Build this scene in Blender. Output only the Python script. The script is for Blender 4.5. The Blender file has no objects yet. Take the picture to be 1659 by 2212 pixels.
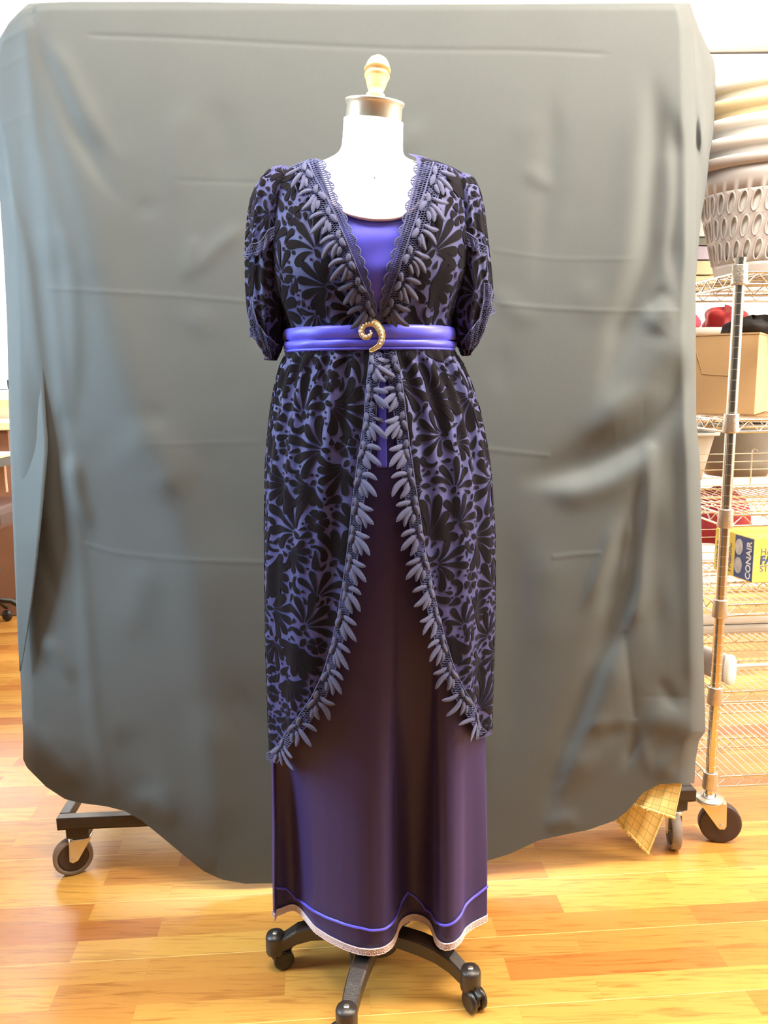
import bpy, bmesh, math, random
import numpy as np
from math import sin, cos, pi, radians as R, tan, sqrt, atan2
from mathutils import Vector, Matrix, Euler
random.seed(7)
C = bpy.context.scene.collection
SC = bpy.context.scene

# ------------------------------------------------------------------ camera
FPX, PITCH, ROLL, CAMZ = 1750.0, R(9.5), -0.012, 1.22
cam = bpy.data.cameras.new('camera'); cam.sensor_fit = 'VERTICAL'; cam.sensor_height = 36.0
cam.lens = 36.0*FPX/2212.0; cam.clip_start = 0.02; cam.clip_end = 60
camo = bpy.data.objects.new('camera', cam); C.objects.link(camo)
camo.location = (0, 0, CAMZ)
camo.rotation_euler = (Matrix.Rotation(pi/2-PITCH, 3, 'X') @ Matrix.Rotation(ROLL, 3, 'Z')).to_euler()
SC.camera = camo
# ------------------------------------------------------------------ view, world, lights
SC.view_settings.view_transform = 'Standard'; SC.view_settings.look = 'None'
SC.view_settings.gamma = 1.0; SC.view_settings.use_curve_mapping = False
SC.view_settings.exposure = 0.55
W = bpy.data.worlds.new('world'); SC.world = W; W.use_nodes = True
W.node_tree.nodes['Background'].inputs[0].default_value = (0.95, 0.94, 1.0, 1)
W.node_tree.nodes['Background'].inputs[1].default_value = 0.035
def area(name, loc, aim, sx, sy, power, col, spread=180):
    l = bpy.data.lights.new(name, 'AREA'); l.shape = 'RECTANGLE'; l.size = sx; l.size_y = sy
    l.energy = power; l.color = col; l.spread = R(spread)
    o = bpy.data.objects.new(name, l); C.objects.link(o); o.location = loc
    o.rotation_euler = (Vector(aim)-Vector(loc)).to_track_quat('-Z', 'Y').to_euler()
    return o
area('ceiling_lamp_light', (0.05, 1.20, 2.50), (0.05, 1.55, 0), 2.1, 0.3, 54, (1.0, 0.94, 0.84))
area('shelf_fill_light', (1.55, 1.35, 2.72), (1.35, 2.2, 0.8), 0.9, 0.5, 54, (1.0, 0.91, 0.78))  # added fill, no known fixture: brightens the shelves and baskets
area('rear_wall_fill_light', (-0.2, 3.5, 2.78), (-0.2, 4.54, 1.7), 4.8, 0.4, 125, (1.0, 0.97, 0.92), 120)  # added to wash the back wall white, not a known lamp
area('ceiling_lamp_light_camera', (1.1, -0.3, 2.78), (1.0, 0.8, 0), 1.2, 0.6, 6, (1.0, 0.88, 0.70))
area('window_light_left', (-2.1, 1.30, 1.80), (-0.95, 1.80, 1.2), 0.7, 1.4, 17, (0.55, 0.80, 1.0), 75)
area('window_light_right', (3.0, 1.45, 1.9), (1.1, 2.25, 1.3), 0.9, 1.3, 28, (1.0, 0.95, 0.82), 80)

# ------------------------------------------------------------------ camera maths (pixel of the 1659x2212 photo -> world)
def ray(px, py):
    x = (px-829.5)/FPX; y = -(py-1106.0)/FPX
    xx = x*cos(ROLL)-y*sin(ROLL); yy = x*sin(ROLL)+y*cos(ROLL)
    return (xx, yy*sin(PITCH)+cos(PITCH), yy*cos(PITCH)-sin(PITCH))
def P(px, py, Y):
    d = ray(px, py); t = Y/d[1]
    return Vector((d[0]*t, Y, CAMZ+d[2]*t))
def F(px, py, z=0.0):
    d = ray(px, py); t = (z-CAMZ)/d[2]
    return Vector((d[0]*t, d[1]*t, z))

# ------------------------------------------------------------------ materials
def mat(name, col, rough=0.5, metal=0.0, spec=0.5, sheen=0.0, sheen_col=(1, 1, 1), sheen_rough=0.4, var=0.0, scale=20.0,
        bump=0.0, bump_scale=200.0, trans=0.0, coat=0.0):
    m = bpy.data.materials.new(name); m.use_nodes = True
    nt = m.node_tree; b = nt.nodes['Principled BSDF']
    b.inputs['Base Color'].default_value = (*col, 1); b.inputs['Roughness'].default_value = rough
    b.inputs['Metallic'].default_value = metal; b.inputs['Specular IOR Level'].default_value = spec
    b.inputs['Sheen Weight'].default_value = sheen; b.inputs['Sheen Tint'].default_value = (*sheen_col, 1)
    b.inputs['Sheen Roughness'].default_value = sheen_rough
    b.inputs['Transmission Weight'].default_value = trans; b.inputs['Coat Weight'].default_value = coat
    tc = nt.nodes.new('ShaderNodeTexCoord')
    n = nt.nodes.new('ShaderNodeTexNoise'); n.inputs['Scale'].default_value = scale; n.inputs['Detail'].default_value = 4
    nt.links.new(tc.outputs['Object'], n.inputs['Vector'])
    if var:
        mx = nt.nodes.new('ShaderNodeMix'); mx.data_type = 'RGBA'
        mx.inputs['A'].default_value = (*[max(0, c*(1-var)) for c in col], 1)
        mx.inputs['B'].default_value = (*[min(1, c*(1+var)) for c in col], 1)
        nt.links.new(n.outputs['Fac'], mx.inputs['Factor']); nt.links.new(mx.outputs['Result'], b.inputs['Base Color'])
    if bump:
        n2 = nt.nodes.new('ShaderNodeTexNoise'); n2.inputs['Scale'].default_value = bump_scale
        nt.links.new(tc.outputs['Object'], n2.inputs['Vector'])
        bp = nt.nodes.new('ShaderNodeBump'); bp.inputs['Strength'].default_value = bump; bp.inputs['Distance'].default_value = 0.002
        nt.links.new(n2.outputs['Fac'], bp.inputs['Height']); nt.links.new(bp.outputs['Normal'], b.inputs['Normal'])
    return m
M = {}
M['cloth'] = mat('charcoal_nylon', (0.086, 0.091, 0.088), 0.6, spec=0.22, sheen=0.12, sheen_col=(0.8, 0.85, 0.9), var=0.08, scale=6, bump=0.15, bump_scale=900)
M['white_wall'] = mat('white_wall_paint', (0.86, 0.85, 0.82), 0.7, var=0.02)
M['ceiling'] = mat('ceiling_paint', (0.8, 0.79, 0.76), 0.8, var=0.02)
M['skirt'] = mat('violet_satin', (0.036, 0.026, 0.098), 0.45, spec=0.22, sheen=0.2, sheen_col=(0.35, 0.28, 1.0), var=0.06, scale=5, bump=0.1, bump_scale=900)
M['satin'] = mat('bright_violet_satin', (0.105, 0.100, 0.74), 0.40, spec=0.4, sheen=0.15, sheen_col=(0.5, 0.5, 1.0), var=0.05, scale=8)
M['ground'] = mat('burnout_ground_satin', (0.052, 0.053, 0.165), 0.55, spec=0.3, sheen=0.25, sheen_col=(0.55, 0.55, 1.0), var=0.3, scale=14)
M['velvet'] = mat('black_velvet_pile', (0.0075, 0.0055, 0.0075), 0.9, spec=0.1, sheen=0.12, sheen_col=(0.4, 0.4, 0.55), var=0.3, scale=60)
M['lace'] = mat('slate_blue_lace', (0.078, 0.085, 0.20), 0.75, spec=0.25, sheen=0.35, sheen_col=(0.7, 0.75, 1.0), var=0.12, scale=90, bump=0.4, bump_scale=1200)
M['lace_leaf'] = mat('padded_leaf_thread', (0.088, 0.092, 0.185), 0.65, spec=0.3, sheen=0.35, sheen_col=(0.75, 0.78, 1.0), var=0.15, scale=120, bump=0.7, bump_scale=1500)
M['piping'] = mat('mauve_piping', (0.52, 0.40, 0.46), 0.6)
M['tuck_glint'] = mat('tuck_glint_blue', (0.12, 0.10, 0.85), 0.4, sheen=0.3, sheen_col=(.5, .5, 1))  # bright blue paints the gleam along the hem tuck
M['hemlace'] = mat('pale_pink_lace', (0.80, 0.66, 0.66), 0.8)
M['form'] = mat('white_form_cloth', (0.88, 0.86, 0.82), 0.8)
M['steel'] = mat('brushed_neck_metal', (0.80, 0.76, 0.64), 0.3, metal=0.7)
M['wood'] = mat('turned_light_wood', (0.74, 0.50, 0.24), 0.5, var=0.12, scale=25)
M['iron'] = mat('dark_cast_iron', (0.035, 0.026, 0.022), 0.35, spec=0.6, var=0.2, scale=20, bump=0.2, bump_scale=300)
M['blackplastic'] = mat('black_plastic', (0.02, 0.016, 0.015), 0.3)
M['gold'] = mat('antique_gold', (0.72, 0.56, 0.30), 0.28, metal=1.0, bump=0.5, bump_scale=1500)
M['stone'] = mat('crystal_stone', (0.95, 0.90, 0.75), 0.08, spec=1.0, metal=0.3)
M['chrome'] = mat('chrome_wire', (0.80, 0.74, 0.64), 0.22, metal=1.0)
M['collar'] = mat('cast_collar_metal', (0.62, 0.58, 0.52), 0.38, metal=0.9, bump=0.6, bump_scale=250)
M['zinc'] = mat('zinc_plate', (0.72, 0.68, 0.60), 0.35, metal=0.85)
M['tyre_grey'] = mat('grey_rubber_tyre', (0.25, 0.20, 0.17), 0.6, var=0.15)
M['hub_dark'] = mat('dark_wheel_hub', (0.055, 0.032, 0.030), 0.45, var=0.15)
M['blackpaint'] = mat('scuffed_black_paint', (0.035, 0.026, 0.022), 0.38, var=0.4, scale=60)
M['greymetal'] = mat('grey_steel_tube', (0.26, 0.27, 0.26), 0.4, metal=0.6)
M['card'] = mat('brown_cardboard', (0.47, 0.29, 0.135), 0.8, var=0.06, scale=30)
M['yellowcard'] = mat('yellow_box_card', (0.85, 0.66, 0.12), 0.5)
M['blueink'] = mat('blue_box_ink', (0.055, 0.09, 0.26), 0.5)
M['greyink'] = mat('grey_purple_ink', (0.22, 0.18, 0.28), 0.6)
M['whiteink'] = mat('white_box_ink', (0.85, 0.85, 0.88), 0.5)
M['picture'] = mat('grey_picture_ink', (0.55, 0.55, 0.60), 0.5, var=0.5, scale=60)
M['whiteplastic'] = mat('white_plastic', (0.82, 0.80, 0.76), 0.4)
M['greyplastic'] = mat('grey_plastic', (0.47, 0.42, 0.40), 0.4)
M['creamplastic'] = mat('cream_plastic', (0.82, 0.68, 0.40), 0.4)
M['binplastic'] = mat('pale_grey_bin_plastic', (0.62, 0.58, 0.52), 0.4)
M['pail'] = mat('dull_grey_pail', (0.24, 0.21, 0.18), 0.4, var=0.2)
M['redcloth'] = mat('red_pink_cloth', (0.72, 0.06, 0.11), 0.8, var=0.3, scale=20)
M['redbag'] = mat('dark_red_fabric', (0.33, 0.02, 0.025), 0.7, var=0.3, scale=15)
M['blackcloth'] = mat('black_cloth', (0.018, 0.014, 0.014), 0.85)
M['beigetowel'] = mat('beige_towel', (0.78, 0.62, 0.38), 0.9, bump=0.6, bump_scale=400)
M['lilactowel'] = mat('lilac_grey_towel', (0.55, 0.47, 0.55), 0.9, bump=0.6, bump_scale=400)
M['darktowel'] = mat('grey_green_towel', (0.26, 0.25, 0.20), 0.9, bump=0.6, bump_scale=400)
M['desk'] = mat('brown_desk_wood', (0.26, 0.13, 0.075), 0.5, var=0.2, scale=10)
M['pinkboard'] = mat('pinkish_beige_board', (0.66, 0.44, 0.32), 0.6)
M['darkwood'] = mat('dark_brown_wood', (0.06, 0.022, 0.015), 0.4)
M['label'] = mat('paper_label', (0.78, 0.74, 0.68), 0.6)
M['labelblue'] = mat('label_blue_print', (0.12, 0.18, 0.55), 0.6)
M['labeldark'] = mat('label_dark_print', (0.05, 0.03, 0.08), 0.6)

def gridded_towel():
    m = mat('yellow_checked_weave', (0.74, 0.56, 0.20), 0.85)
    nt = m.node_tree; b = nt.nodes['Principled BSDF']
    uv = nt.nodes.new('ShaderNodeUVMap'); br = nt.nodes.new('ShaderNodeTexBrick')
    br.offset = 0.0; br.inputs['Scale'].default_value = 1.0
    br.inputs['Color1'].default_value = (0.80, 0.62, 0.24, 1); br.inputs['Color2'].default_value = (0.74, 0.54, 0.19, 1)
    br.inputs['Mortar'].default_value = (0.42, 0.36, 0.14, 1)
    br.inputs['Brick Width'].default_value = 0.0155; br.inputs['Row Height'].default_value = 0.0155; br.inputs['Mortar Size'].default_value = 0.0007
    nt.links.new(uv.outputs['UV'], br.inputs['Vector']); nt.links.new(br.outputs['Color'], b.inputs['Base Color'])
    return m
M['checked'] = gridded_towel()

def floor_mat():
    m = bpy.data.materials.new('honey_oak_strip_floor'); m.use_nodes = True
    nt = m.node_tree; b = nt.nodes['Principled BSDF']; L = nt.links
    tc = nt.nodes.new('ShaderNodeTexCoord')
    mp = nt.nodes.new('ShaderNodeMapping'); mp.inputs['Rotation'].default_value = (0, 0, -0.07); mp.inputs['Location'].default_value = (7.3, 0.0, 0)
    L.new(tc.outputs['Object'], mp.inputs['Vector'])
    br = nt.nodes.new('ShaderNodeTexBrick'); br.offset = 0.37; br.offset_frequency = 2; br.squash = 1.0
    br.inputs['Scale'].default_value = 1; br.inputs['Brick Width'].default_value = 0.46; br.inputs['Row Height'].default_value = 0.066
    br.inputs['Mortar Size'].default_value = 0.0004; br.inputs['Mortar Smooth'].default_value = 0.3; br.inputs['Bias'].default_value = 0.0
    br.inputs['Color1'].default_value = (0, 0, 0, 1); br.inputs['Color2'].default_value = (1, 1, 1, 1); br.inputs['Mortar'].default_value = (0.35, 0.35, 0.35, 1)
    L.new(mp.outputs['Vector'], br.inputs['Vector'])
    # long oak grain
    mp2 = nt.nodes.new('ShaderNodeMapping'); mp2.inputs['Scale'].default_value = (1.6, 26, 1); mp2.inputs['Rotation'].default_value = (0, 0, -0.07)
    L.new(tc.outputs['Object'], mp2.inputs['Vector'])
    off = nt.nodes.new('ShaderNodeVectorMath'); off.operation = 'MULTIPLY_ADD'; off.inputs[1].default_value = (7, 7, 7)
    L.new(br.outputs['Color'], off.inputs[0]); L.new(mp2.outputs['Vector'], off.inputs[2])
    n = nt.nodes.new('ShaderNodeTexNoise'); n.inputs['Scale'].default_value = 3.0; n.inputs['Detail'].default_value = 7; n.inputs['Distortion'].default_value = 1.6
    n.inputs['Roughness'].default_value = 0.62
    L.new(off.outputs[0], n.inputs['Vector'])
    cr = nt.nodes.new('ShaderNodeValToRGB')
    e = cr.color_ramp.elements
    e[0].position = 0.0; e[0].color = (0.50, 0.185, 0.038, 1); e[1].position = 1.0; e[1].color = (0.70, 0.385, 0.085, 1)
    L.new(br.outputs['Color'], cr.inputs['Fac'])
    gr = nt.nodes.new('ShaderNodeValToRGB'); g = gr.color_ramp.elements
    g[0].position = 0.33; g[0].color = (0.62, 0.50, 0.40, 1); g[1].position = 0.50; g[1].color = (1, 1, 1, 1)
    L.new(n.outputs['Fac'], gr.inputs['Fac'])
    mx = nt.nodes.new('ShaderNodeMix'); mx.data_type = 'RGBA'; mx.blend_type = 'MULTIPLY'; mx.inputs['Factor'].default_value = 0.8
    L.new(cr.outputs['Color'], mx.inputs['A']); L.new(gr.outputs['Color'], mx.inputs['B'])
    b2 = nt.nodes.new('ShaderNodeTexBrick'); b2.offset = 0.5; b2.inputs['Scale'].default_value = 1; b2.inputs['Brick Width'].default_value = 40.0; b2.inputs['Row Height'].default_value = 0.198
    b2.inputs['Mortar Size'].default_value = 0.0009; b2.inputs['Mortar Smooth'].default_value = 0.2
    L.new(mp.outputs['Vector'], b2.inputs['Vector'])
    m2 = nt.nodes.new('ShaderNodeMix'); m2.data_type = 'RGBA'; m2.inputs['B'].default_value = (0.92, 0.60, 0.22, 1)
    L.new(b2.outputs['Fac'], m2.inputs['Factor']); L.new(mx.outputs['Result'], m2.inputs['A'])
    L.new(m2.outputs['Result'], b.inputs['Base Color'])
    b.inputs['Roughness'].default_value = 0.32; b.inputs['Specular IOR Level'].default_value = 0.5
    return m
M['floor'] = floor_mat()

# ------------------------------------------------------------------ mesh builder
class MB:
    def __init__(s): s.v = []; s.f = []; s.mi = []; s.sm = []; s.uv = None
    def add(s, vs, fs, mi=0, smooth=True):
        o = len(s.v); s.v.extend(vs)
        for f in fs: s.f.append(tuple(i+o for i in f)); s.mi.append(mi); s.sm.append(smooth)
    def grid(s, rows, mi=0, closed=False, smooth=True, flip=False):
        n = len(rows); m = len(rows[0]); vs = [p for r in rows for p in r]; fs = []
        for i in range(n-1):
            for j in range(m if closed else m-1):
                k = (j+1) % m
                q = (i*m+j, i*m+k, (i+1)*m+k, (i+1)*m+j)
                fs.append(q[::-1] if flip else q)
        s.add(vs, fs, mi, smooth)
    def box(s, c, d, mi=0, rot=None, bev=0.0):
        bm = bmesh.new(); bmesh.ops.create_cube(bm, size=1)
        for v in bm.verts: v.co = Vector((v.co.x*d[0], v.co.y*d[1], v.co.z*d[2]))
        if bev: bmesh.ops.bevel(bm, geom=list(bm.edges), offset=bev, segments=2, affect='EDGES', profile=0.5)
        vs = []
        for v in bm.verts:
            p = v.co.copy()
            if rot is not None: p = rot @ p
            vs.append(p+Vector(c))
        bm.verts.index_update()
        fs = [tuple(v.index for v in f.verts) for f in bm.faces]; bm.free()
        s.add(vs, fs, mi, False)
    def tube(s, pts, r, mi=0, seg=8, closed=False, cap=True, flat=1.0, up=None):
        pts = [Vector(p) for p in pts]; n = len(pts)
        rr = r if isinstance(r, (list, tuple)) else [r]*n
        rows = []; prev = None
        for i, p in enumerate(pts):
            if closed: t = pts[(i+1) % n]-pts[i-1]
            else: t = pts[min(i+1, n-1)]-pts[max(i-1, 0)]
            if t.length < 1e-9: t = Vector((0, 0, 1))
            t.normalize()
            if prev is None:
                a = Vector(up) if up is not None else (Vector((0, 0, 1)) if abs(t.z) < 0.9 else Vector((1, 0, 0)))
                u = a - t*a.dot(t); u.normalize()
            else:
                u = prev - t*prev.dot(t)
                if u.length < 1e-6: u = t.orthogonal()
                u.normalize()
            prev = u; w = t.cross(u)
            rows.append([p+(u*cos(2*pi*k/seg)*flat+w*sin(2*pi*k/seg))*rr[i] for k in range(seg)])
        if closed: rows.append(rows[0])
        s.grid(rows, mi, closed=True)
        if cap and not closed:
            o = len(s.v); m = len(rows)
            s.add(list(rows[0]), [tuple(range(seg))[::-1]], mi, False); s.add(list(rows[-1]), [tuple(range(seg))], mi, False)
    def lathe(s, prof, c=(0, 0, 0), seg=32, mi=0, M4=None, smooth=True):
        rows = []
        for r, z in prof:
            row = [Vector((r*cos(2*pi*k/seg), r*sin(2*pi*k/seg), z)) for k in range(seg)]
            if M4 is not None: row = [M4 @ p for p in row]
            rows.append([p+Vector(c) for p in row])
        s.grid(rows, mi, closed=True, smooth=smooth)
    def ell(s, c, d, mi=0, M3=None, nu=10, nv=6):
        rows = []
        for i in range(nv+1):
            ph = -pi/2+pi*i/nv
            row = []
            for k in range(nu):
                p = Vector((cos(ph)*cos(2*pi*k/nu)*d[0], cos(ph)*sin(2*pi*k/nu)*d[1], sin(ph)*d[2]))
                if M3 is not None: p = M3 @ p
                row.append(p+Vector(c))
            rows.append(row)
        s.grid(rows, mi, closed=True)
    def build(s, name, mats, parent=None, solid=0.0, merge=False, offset=0.0, subsurf=0):
        me = bpy.data.meshes.new(name)
        if not isinstance(mats, (list, tuple)): mats = [mats]
        me.from_pydata([tuple(v) for v in s.v], [], s.f)
        for m in mats: me.materials.append(m)
        me.polygons.foreach_set('material_index', s.mi); me.polygons.foreach_set('use_smooth', s.sm)
        if s.uv is not None:
            l = me.uv_layers.new(name='UVMap')
            vi = np.zeros(len(me.loops), dtype=np.int32); me.loops.foreach_get('vertex_index', vi)
            l.data.foreach_set('uv', np.array(s.uv, dtype=np.float32)[vi].ravel())
        if merge:
            bm = bmesh.new(); bm.from_mesh(me); bmesh.ops.remove_doubles(bm, verts=bm.verts, dist=1e-5)
            bmesh.ops.recalc_face_normals(bm, faces=bm.faces); bm.to_mesh(me); bm.free()
        me.update()
        o = bpy.data.objects.new(name, me); C.objects.link(o)
        if parent is not None:
            o.parent = parent; o.matrix_parent_inverse = world_of(parent).inverted()
        if solid:
            md = o.modifiers.new('thickness', 'SOLIDIFY'); md.thickness = solid; md.offset = offset
        if subsurf:
            md = o.modifiers.new('smooth', 'SUBSURF'); md.levels = subsurf; md.render_levels = subsurf
        return o
def world_of(o):
    m = Matrix.LocRotScale(o.location, o.rotation_euler, o.scale)
    return world_of(o.parent) @ o.matrix_parent_inverse @ m if o.parent else m
def thing(name, label, cat, loc=(0, 0, 0), rz=0.0, group=None):
    o = bpy.data.objects.new(name, None); C.objects.link(o); o.location = loc; o.rotation_euler = (0, 0, rz)
    o.empty_display_size = 0.05
    return tag(o, label, cat, group)
def tag(o, label, cat, group=None, kind=None):
    o['label'] = label; o['category'] = cat
    if group: o['group'] = group
    if kind: o['kind'] = kind
    return o
def struct(o): o['kind'] = 'structure'; return o
def lerp(a, b, t): return a+(b-a)*t
def sstep(e0, e1, x):
    t = min(1, max(0, (x-e0)/(e1-e0))); return t*t*(3-2*t)

# ================================================================== SETTING
YAW = R(4)
b = MB(); b.add([Vector((-6, -4, 0)), Vector((5, -4, 0)), Vector((5, 8, 0)), Vector((-6, 8, 0))], [(0, 1, 2, 3)], smooth=False)
struct(b.build('floor', M['floor']))
b = MB(); b.box((0.3, 4.75, 1.4), (7.2, 0.1, 2.8), rot=None)
# back wall with a window opening at its left end: built of panels round the opening
b = MB()
WX0, WX1, WZ0, WZ1 = -3.4, -2.02, 1.17, 2.35
for (x0, x1, z0, z1) in ((-4.6, WX0, 0, 2.85), (WX1, 4.2, 0, 2.85), (WX0, WX1, 0, WZ0), (WX0, WX1, WZ1, 2.85)):
    b.box(((x0+x1)/2, 4.6, (z0+z1)/2), (x1-x0, 0.12, z1-z0))
struct(b.build('wall_back', M['white_wall']))
b = MB(); b.box((3.2, 1.6, 1.425), (0.12, 6.1, 2.85)); struct(b.build('wall_right', M['white_wall']))
b = MB(); b.box((-4.65, 1.6, 1.425), (0.12, 6.1, 2.85)); struct(b.build('wall_left', M['white_wall']))
b = MB(); b.box((-0.7, 1.6, 2.91), (7.9, 6.1, 0.1)); struct(b.build('ceiling', M['ceiling']))
# window: frame, pane, sill
b = MB()
for x in (WX0+.03, (WX0+WX1)/2, WX1-.03): b.box((x, 4.58, (WZ0+WZ1)/2), (0.05, 0.08, WZ1-WZ0))
for z in (WZ0+.03, WZ1-.03): b.box(((WX0+WX1)/2, 4.58, z), (WX1-WX0, 0.08, 0.05))
win = b.build('window_1', M['whiteplastic']); struct(win)
M['glass'] = mat('window_glass', (1, 1, 1), 0.02, trans=1.0)
b = MB(); b.box(((WX0+WX1)/2, 4.62, (WZ0+WZ1)/2), (WX1-WX0-.08, 0.006, WZ1-WZ0-.08)); b.build('window_pane', M['glass'], win)
b = MB(); b.box(((WX0+WX1)/2, 4.50, WZ0-.03), (WX1-WX0+.1, 0.16, 0.05), bev=.004); b.build('window_sill', M['creamplastic'], win)
# daylight outside the window (bright sky board is the sky itself: world light through the opening)
sk = bpy.data.lights.new('daylight_outside', 'AREA'); sk.shape = 'RECTANGLE'; sk.size = 2.4; sk.size_y = 1.8; sk.energy = 260; sk.color = (0.86, 0.93, 1.0)
so = bpy.data.objects.new('daylight_outside', sk); C.objects.link(so); so.location = (-2.9, 5.6, 2.0); so.rotation_euler = (Vector((-1.4, 1.0, 0.6))-Vector(so.location)).to_track_quat('-Z', 'Y').to_euler()

# ================================================================== DRESS BODY SURFACE
YC = 1.50
class Body:
    """elliptical sections measured from silhouettes: rows of (py, left px, right px, half depth)"""
    def __init__(s, rows, yc=YC, sm=3):
        z = []; c = []; a = []; d = []; yy = []
        for r in rows:
            py, l, rr, dd = r[:4]; y = r[4] if len(r) > 4 else yc
            pl = P(l, py, y); pr = P(rr, py, y)
            z.append((pl.z+pr.z)/2); c.append((pl.x+pr.x)/2); a.append((pr.x-pl.x)/2); d.append(dd); yy.append(y)
        z = np.array(z); o = np.argsort(z)
        s.z = np.linspace(z.min()-0.02, z.max(), 500)
        def tab(q):
            t = np.interp(s.z, z[o], np.array(q)[o]); k = np.hanning(27); k /= k.sum()
            for _ in range(sm):
                t = np.convolve(np.pad(t, 13, mode='reflect', reflect_type='odd'), k, 'valid')
            return t
        s.c = tab(c); s.a = np.maximum(tab(a), 0.004); s.b = tab(d); s.y = tab(yy)
        s.z0, s.z1 = s.z[0], s.z[-1]; s.n = len(s.z)
    def at(s, z):
        f = (z-s.z0)/(s.z1-s.z0)*(s.n-1); f = min(max(f, 0), s.n-1.001); i = int(f); t = f-i
        g = lambda q: q[i]*(1-t)+q[i+1]*t
        return g(s.c), g(s.a), g(s.b), g(s.y)
    def disp(s, th, z): return 0.0
    def pt(s, th, z, off=0.0):
        c, a, b, y = s.at(z); o = off+s.disp(th, z)
        return Vector((c+(a+o)*sin(th), y-(b+o)*cos(th), z))
    def pix(s, px, py, off=0.0):
        """(theta, z) of the front surface point seen at a photo pixel"""
        y = s.at(P(px, py, YC).z)[3]-s.at(P(px, py, YC).z)[2]
        for _ in range(9):
            p = P(px, py, y); c, a, b, yc = s.at(p.z)
            q = max(-0.985, min(0.985, (p.x-c)/(a+off))); th = math.asin(q)
            y = lerp(y, yc-(b+off)*cos(th), 0.8)
        return th, p.z

torso = Body([(345, 700, 905, .055), (360, 655, 945, .07), (378, 612, 992, .083), (420, 590, 1014, .10), (480, 588, 1016, .125),
              (540, 590, 1012, .142), (600, 598, 1002, .145), (650, 612, 985, .135), (700, 629, 968, .118), (730, 631, 966, .115),
              (762, 630, 968, .115), (800, 612, 990, .12)])
dress = Body([(690, 630, 968, .115), (735, 630, 967, .115), (762, 629, 969, .117), (790, 614, 988, .124), (850, 600, 1014, .135), (900, 592, 1030, .14),
              (1000, 582, 1046, .148), (1150, 578, 1053, .152), (1350, 581, 1050, .152), (1500, 587, 1045, .15),
              (1650, 594, 1041, .146), (1800, 599, 1044, .14), (1900, 594, 1052, .135), (2010, 590, 1056, .13)])
class Over(Body):
    def disp(s, th, z):
        zt = s.zt; k = min(1, max(0, (zt-z)/0.02)); e = math.exp(-max(0, zt-z)/0.28)
        w = th + 0.35*(zt-z)*(1 if th < 0 else -1)
        p = 0.0050*e*(sin(31*w)+0.5*sin(17*w+1.3))
        q = 0.0065*(1-e)*(sin(11*w+0.6)+0.7*sin(6.2*w-0.9+1.5*z))
        return 0.006 + k*(p+q)
over = Over.__new__(Over); over.__dict__ = dict(dress.__dict__); over.zt = P(800, 762, YC).z

# ---- velvet motifs --------------------------------------------------------------
class Occ:
    def __init__(s, u0, u1, v0, v1, res=0.0013):
        s.u0, s.v0, s.r = u0, v0, res
        s.g = np.zeros((int((u1-u0)/res)+8, int((v1-v0)/res)+8), bool)
    def ij(s, p): return np.clip(((p[:, 0]-s.u0)/s.r).astype(int)+2, 0, s.g.shape[0]-1), np.clip(((p[:, 1]-s.v0)/s.r).astype(int)+2, 0, s.g.shape[1]-1)
    def hit(s, p):
        i, j = s.ij(p); return s.g[i, j].mean()
    def mark(s, p):
        i, j = s.ij(p)
        for di in (-1, 0, 1):
            for dj in (-1, 0, 1):
                s.g[np.clip(i+di, 0, s.g.shape[0]-1), np.clip(j+dj, 0, s.g.shape[1]-1)] = True
def leaf_grid(L, w, bend, n=9, m=4, blunt=0.0):
    g = np.zeros((n+1, m+1, 2))
    for i in range(n+1):
        t = i/n; h = w*0.5*(sin(pi*min(1, t**(0.75+blunt)))**0.7)+0.0004
        a = bend*t; x = L*(sin(a)/bend if abs(bend) > 1e-3 else t); y = L*((1-cos(a))/bend if abs(bend) > 1e-3 else 0)
        for j in range(m+1):
            q = (j/m*2-1)*h; g[i, j] = (x-sin(a)*q, y+cos(a)*q)
    return g
def disc_grid(cx, cy, r, n=2, m=9):
    g = np.zeros((n+1, m+1, 2))
    for i in range(n+1):
        for j in range(m+1):
            a = 2*pi*j/m; q = r*(0.02+0.98*i/n); g[i, j] = (cx+q*cos(a), cy+q*sin(a)*1.0)
    return g
def xf(g, ox, oy, a, s=1.0):
    c, sn = cos(a), sin(a); x = g[..., 0]*s; y = g[..., 1]*s
    return np.stack([ox+x*c-y*sn, oy+x*sn+y*c], -1)
def drop_grid(L, w, bend, n=10, m=3, base=0.12):
    """leaf with a narrow foot, fullest past the middle and a round tip"""
    g = np.zeros((n+1, m+1, 2))
    for i in range(n+1):
        t = i/n; h = w*0.5*(base+(1-base)*sin(pi*min(1, t**1.25*0.5+.0)) )*(1-max(0, (t-.72)/.28)**2.4)**.5+0.0002
        a = bend*t; x = L*(sin(a)/bend if abs(bend) > 1e-3 else t); y = L*((1-cos(a))/bend if abs(bend) > 1e-3 else 0)
        for j in range(m+1):
            q = (j/m*2-1)*h; g[i, j] = (x-sin(a)*q, y+cos(a)*q)
    return g
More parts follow.
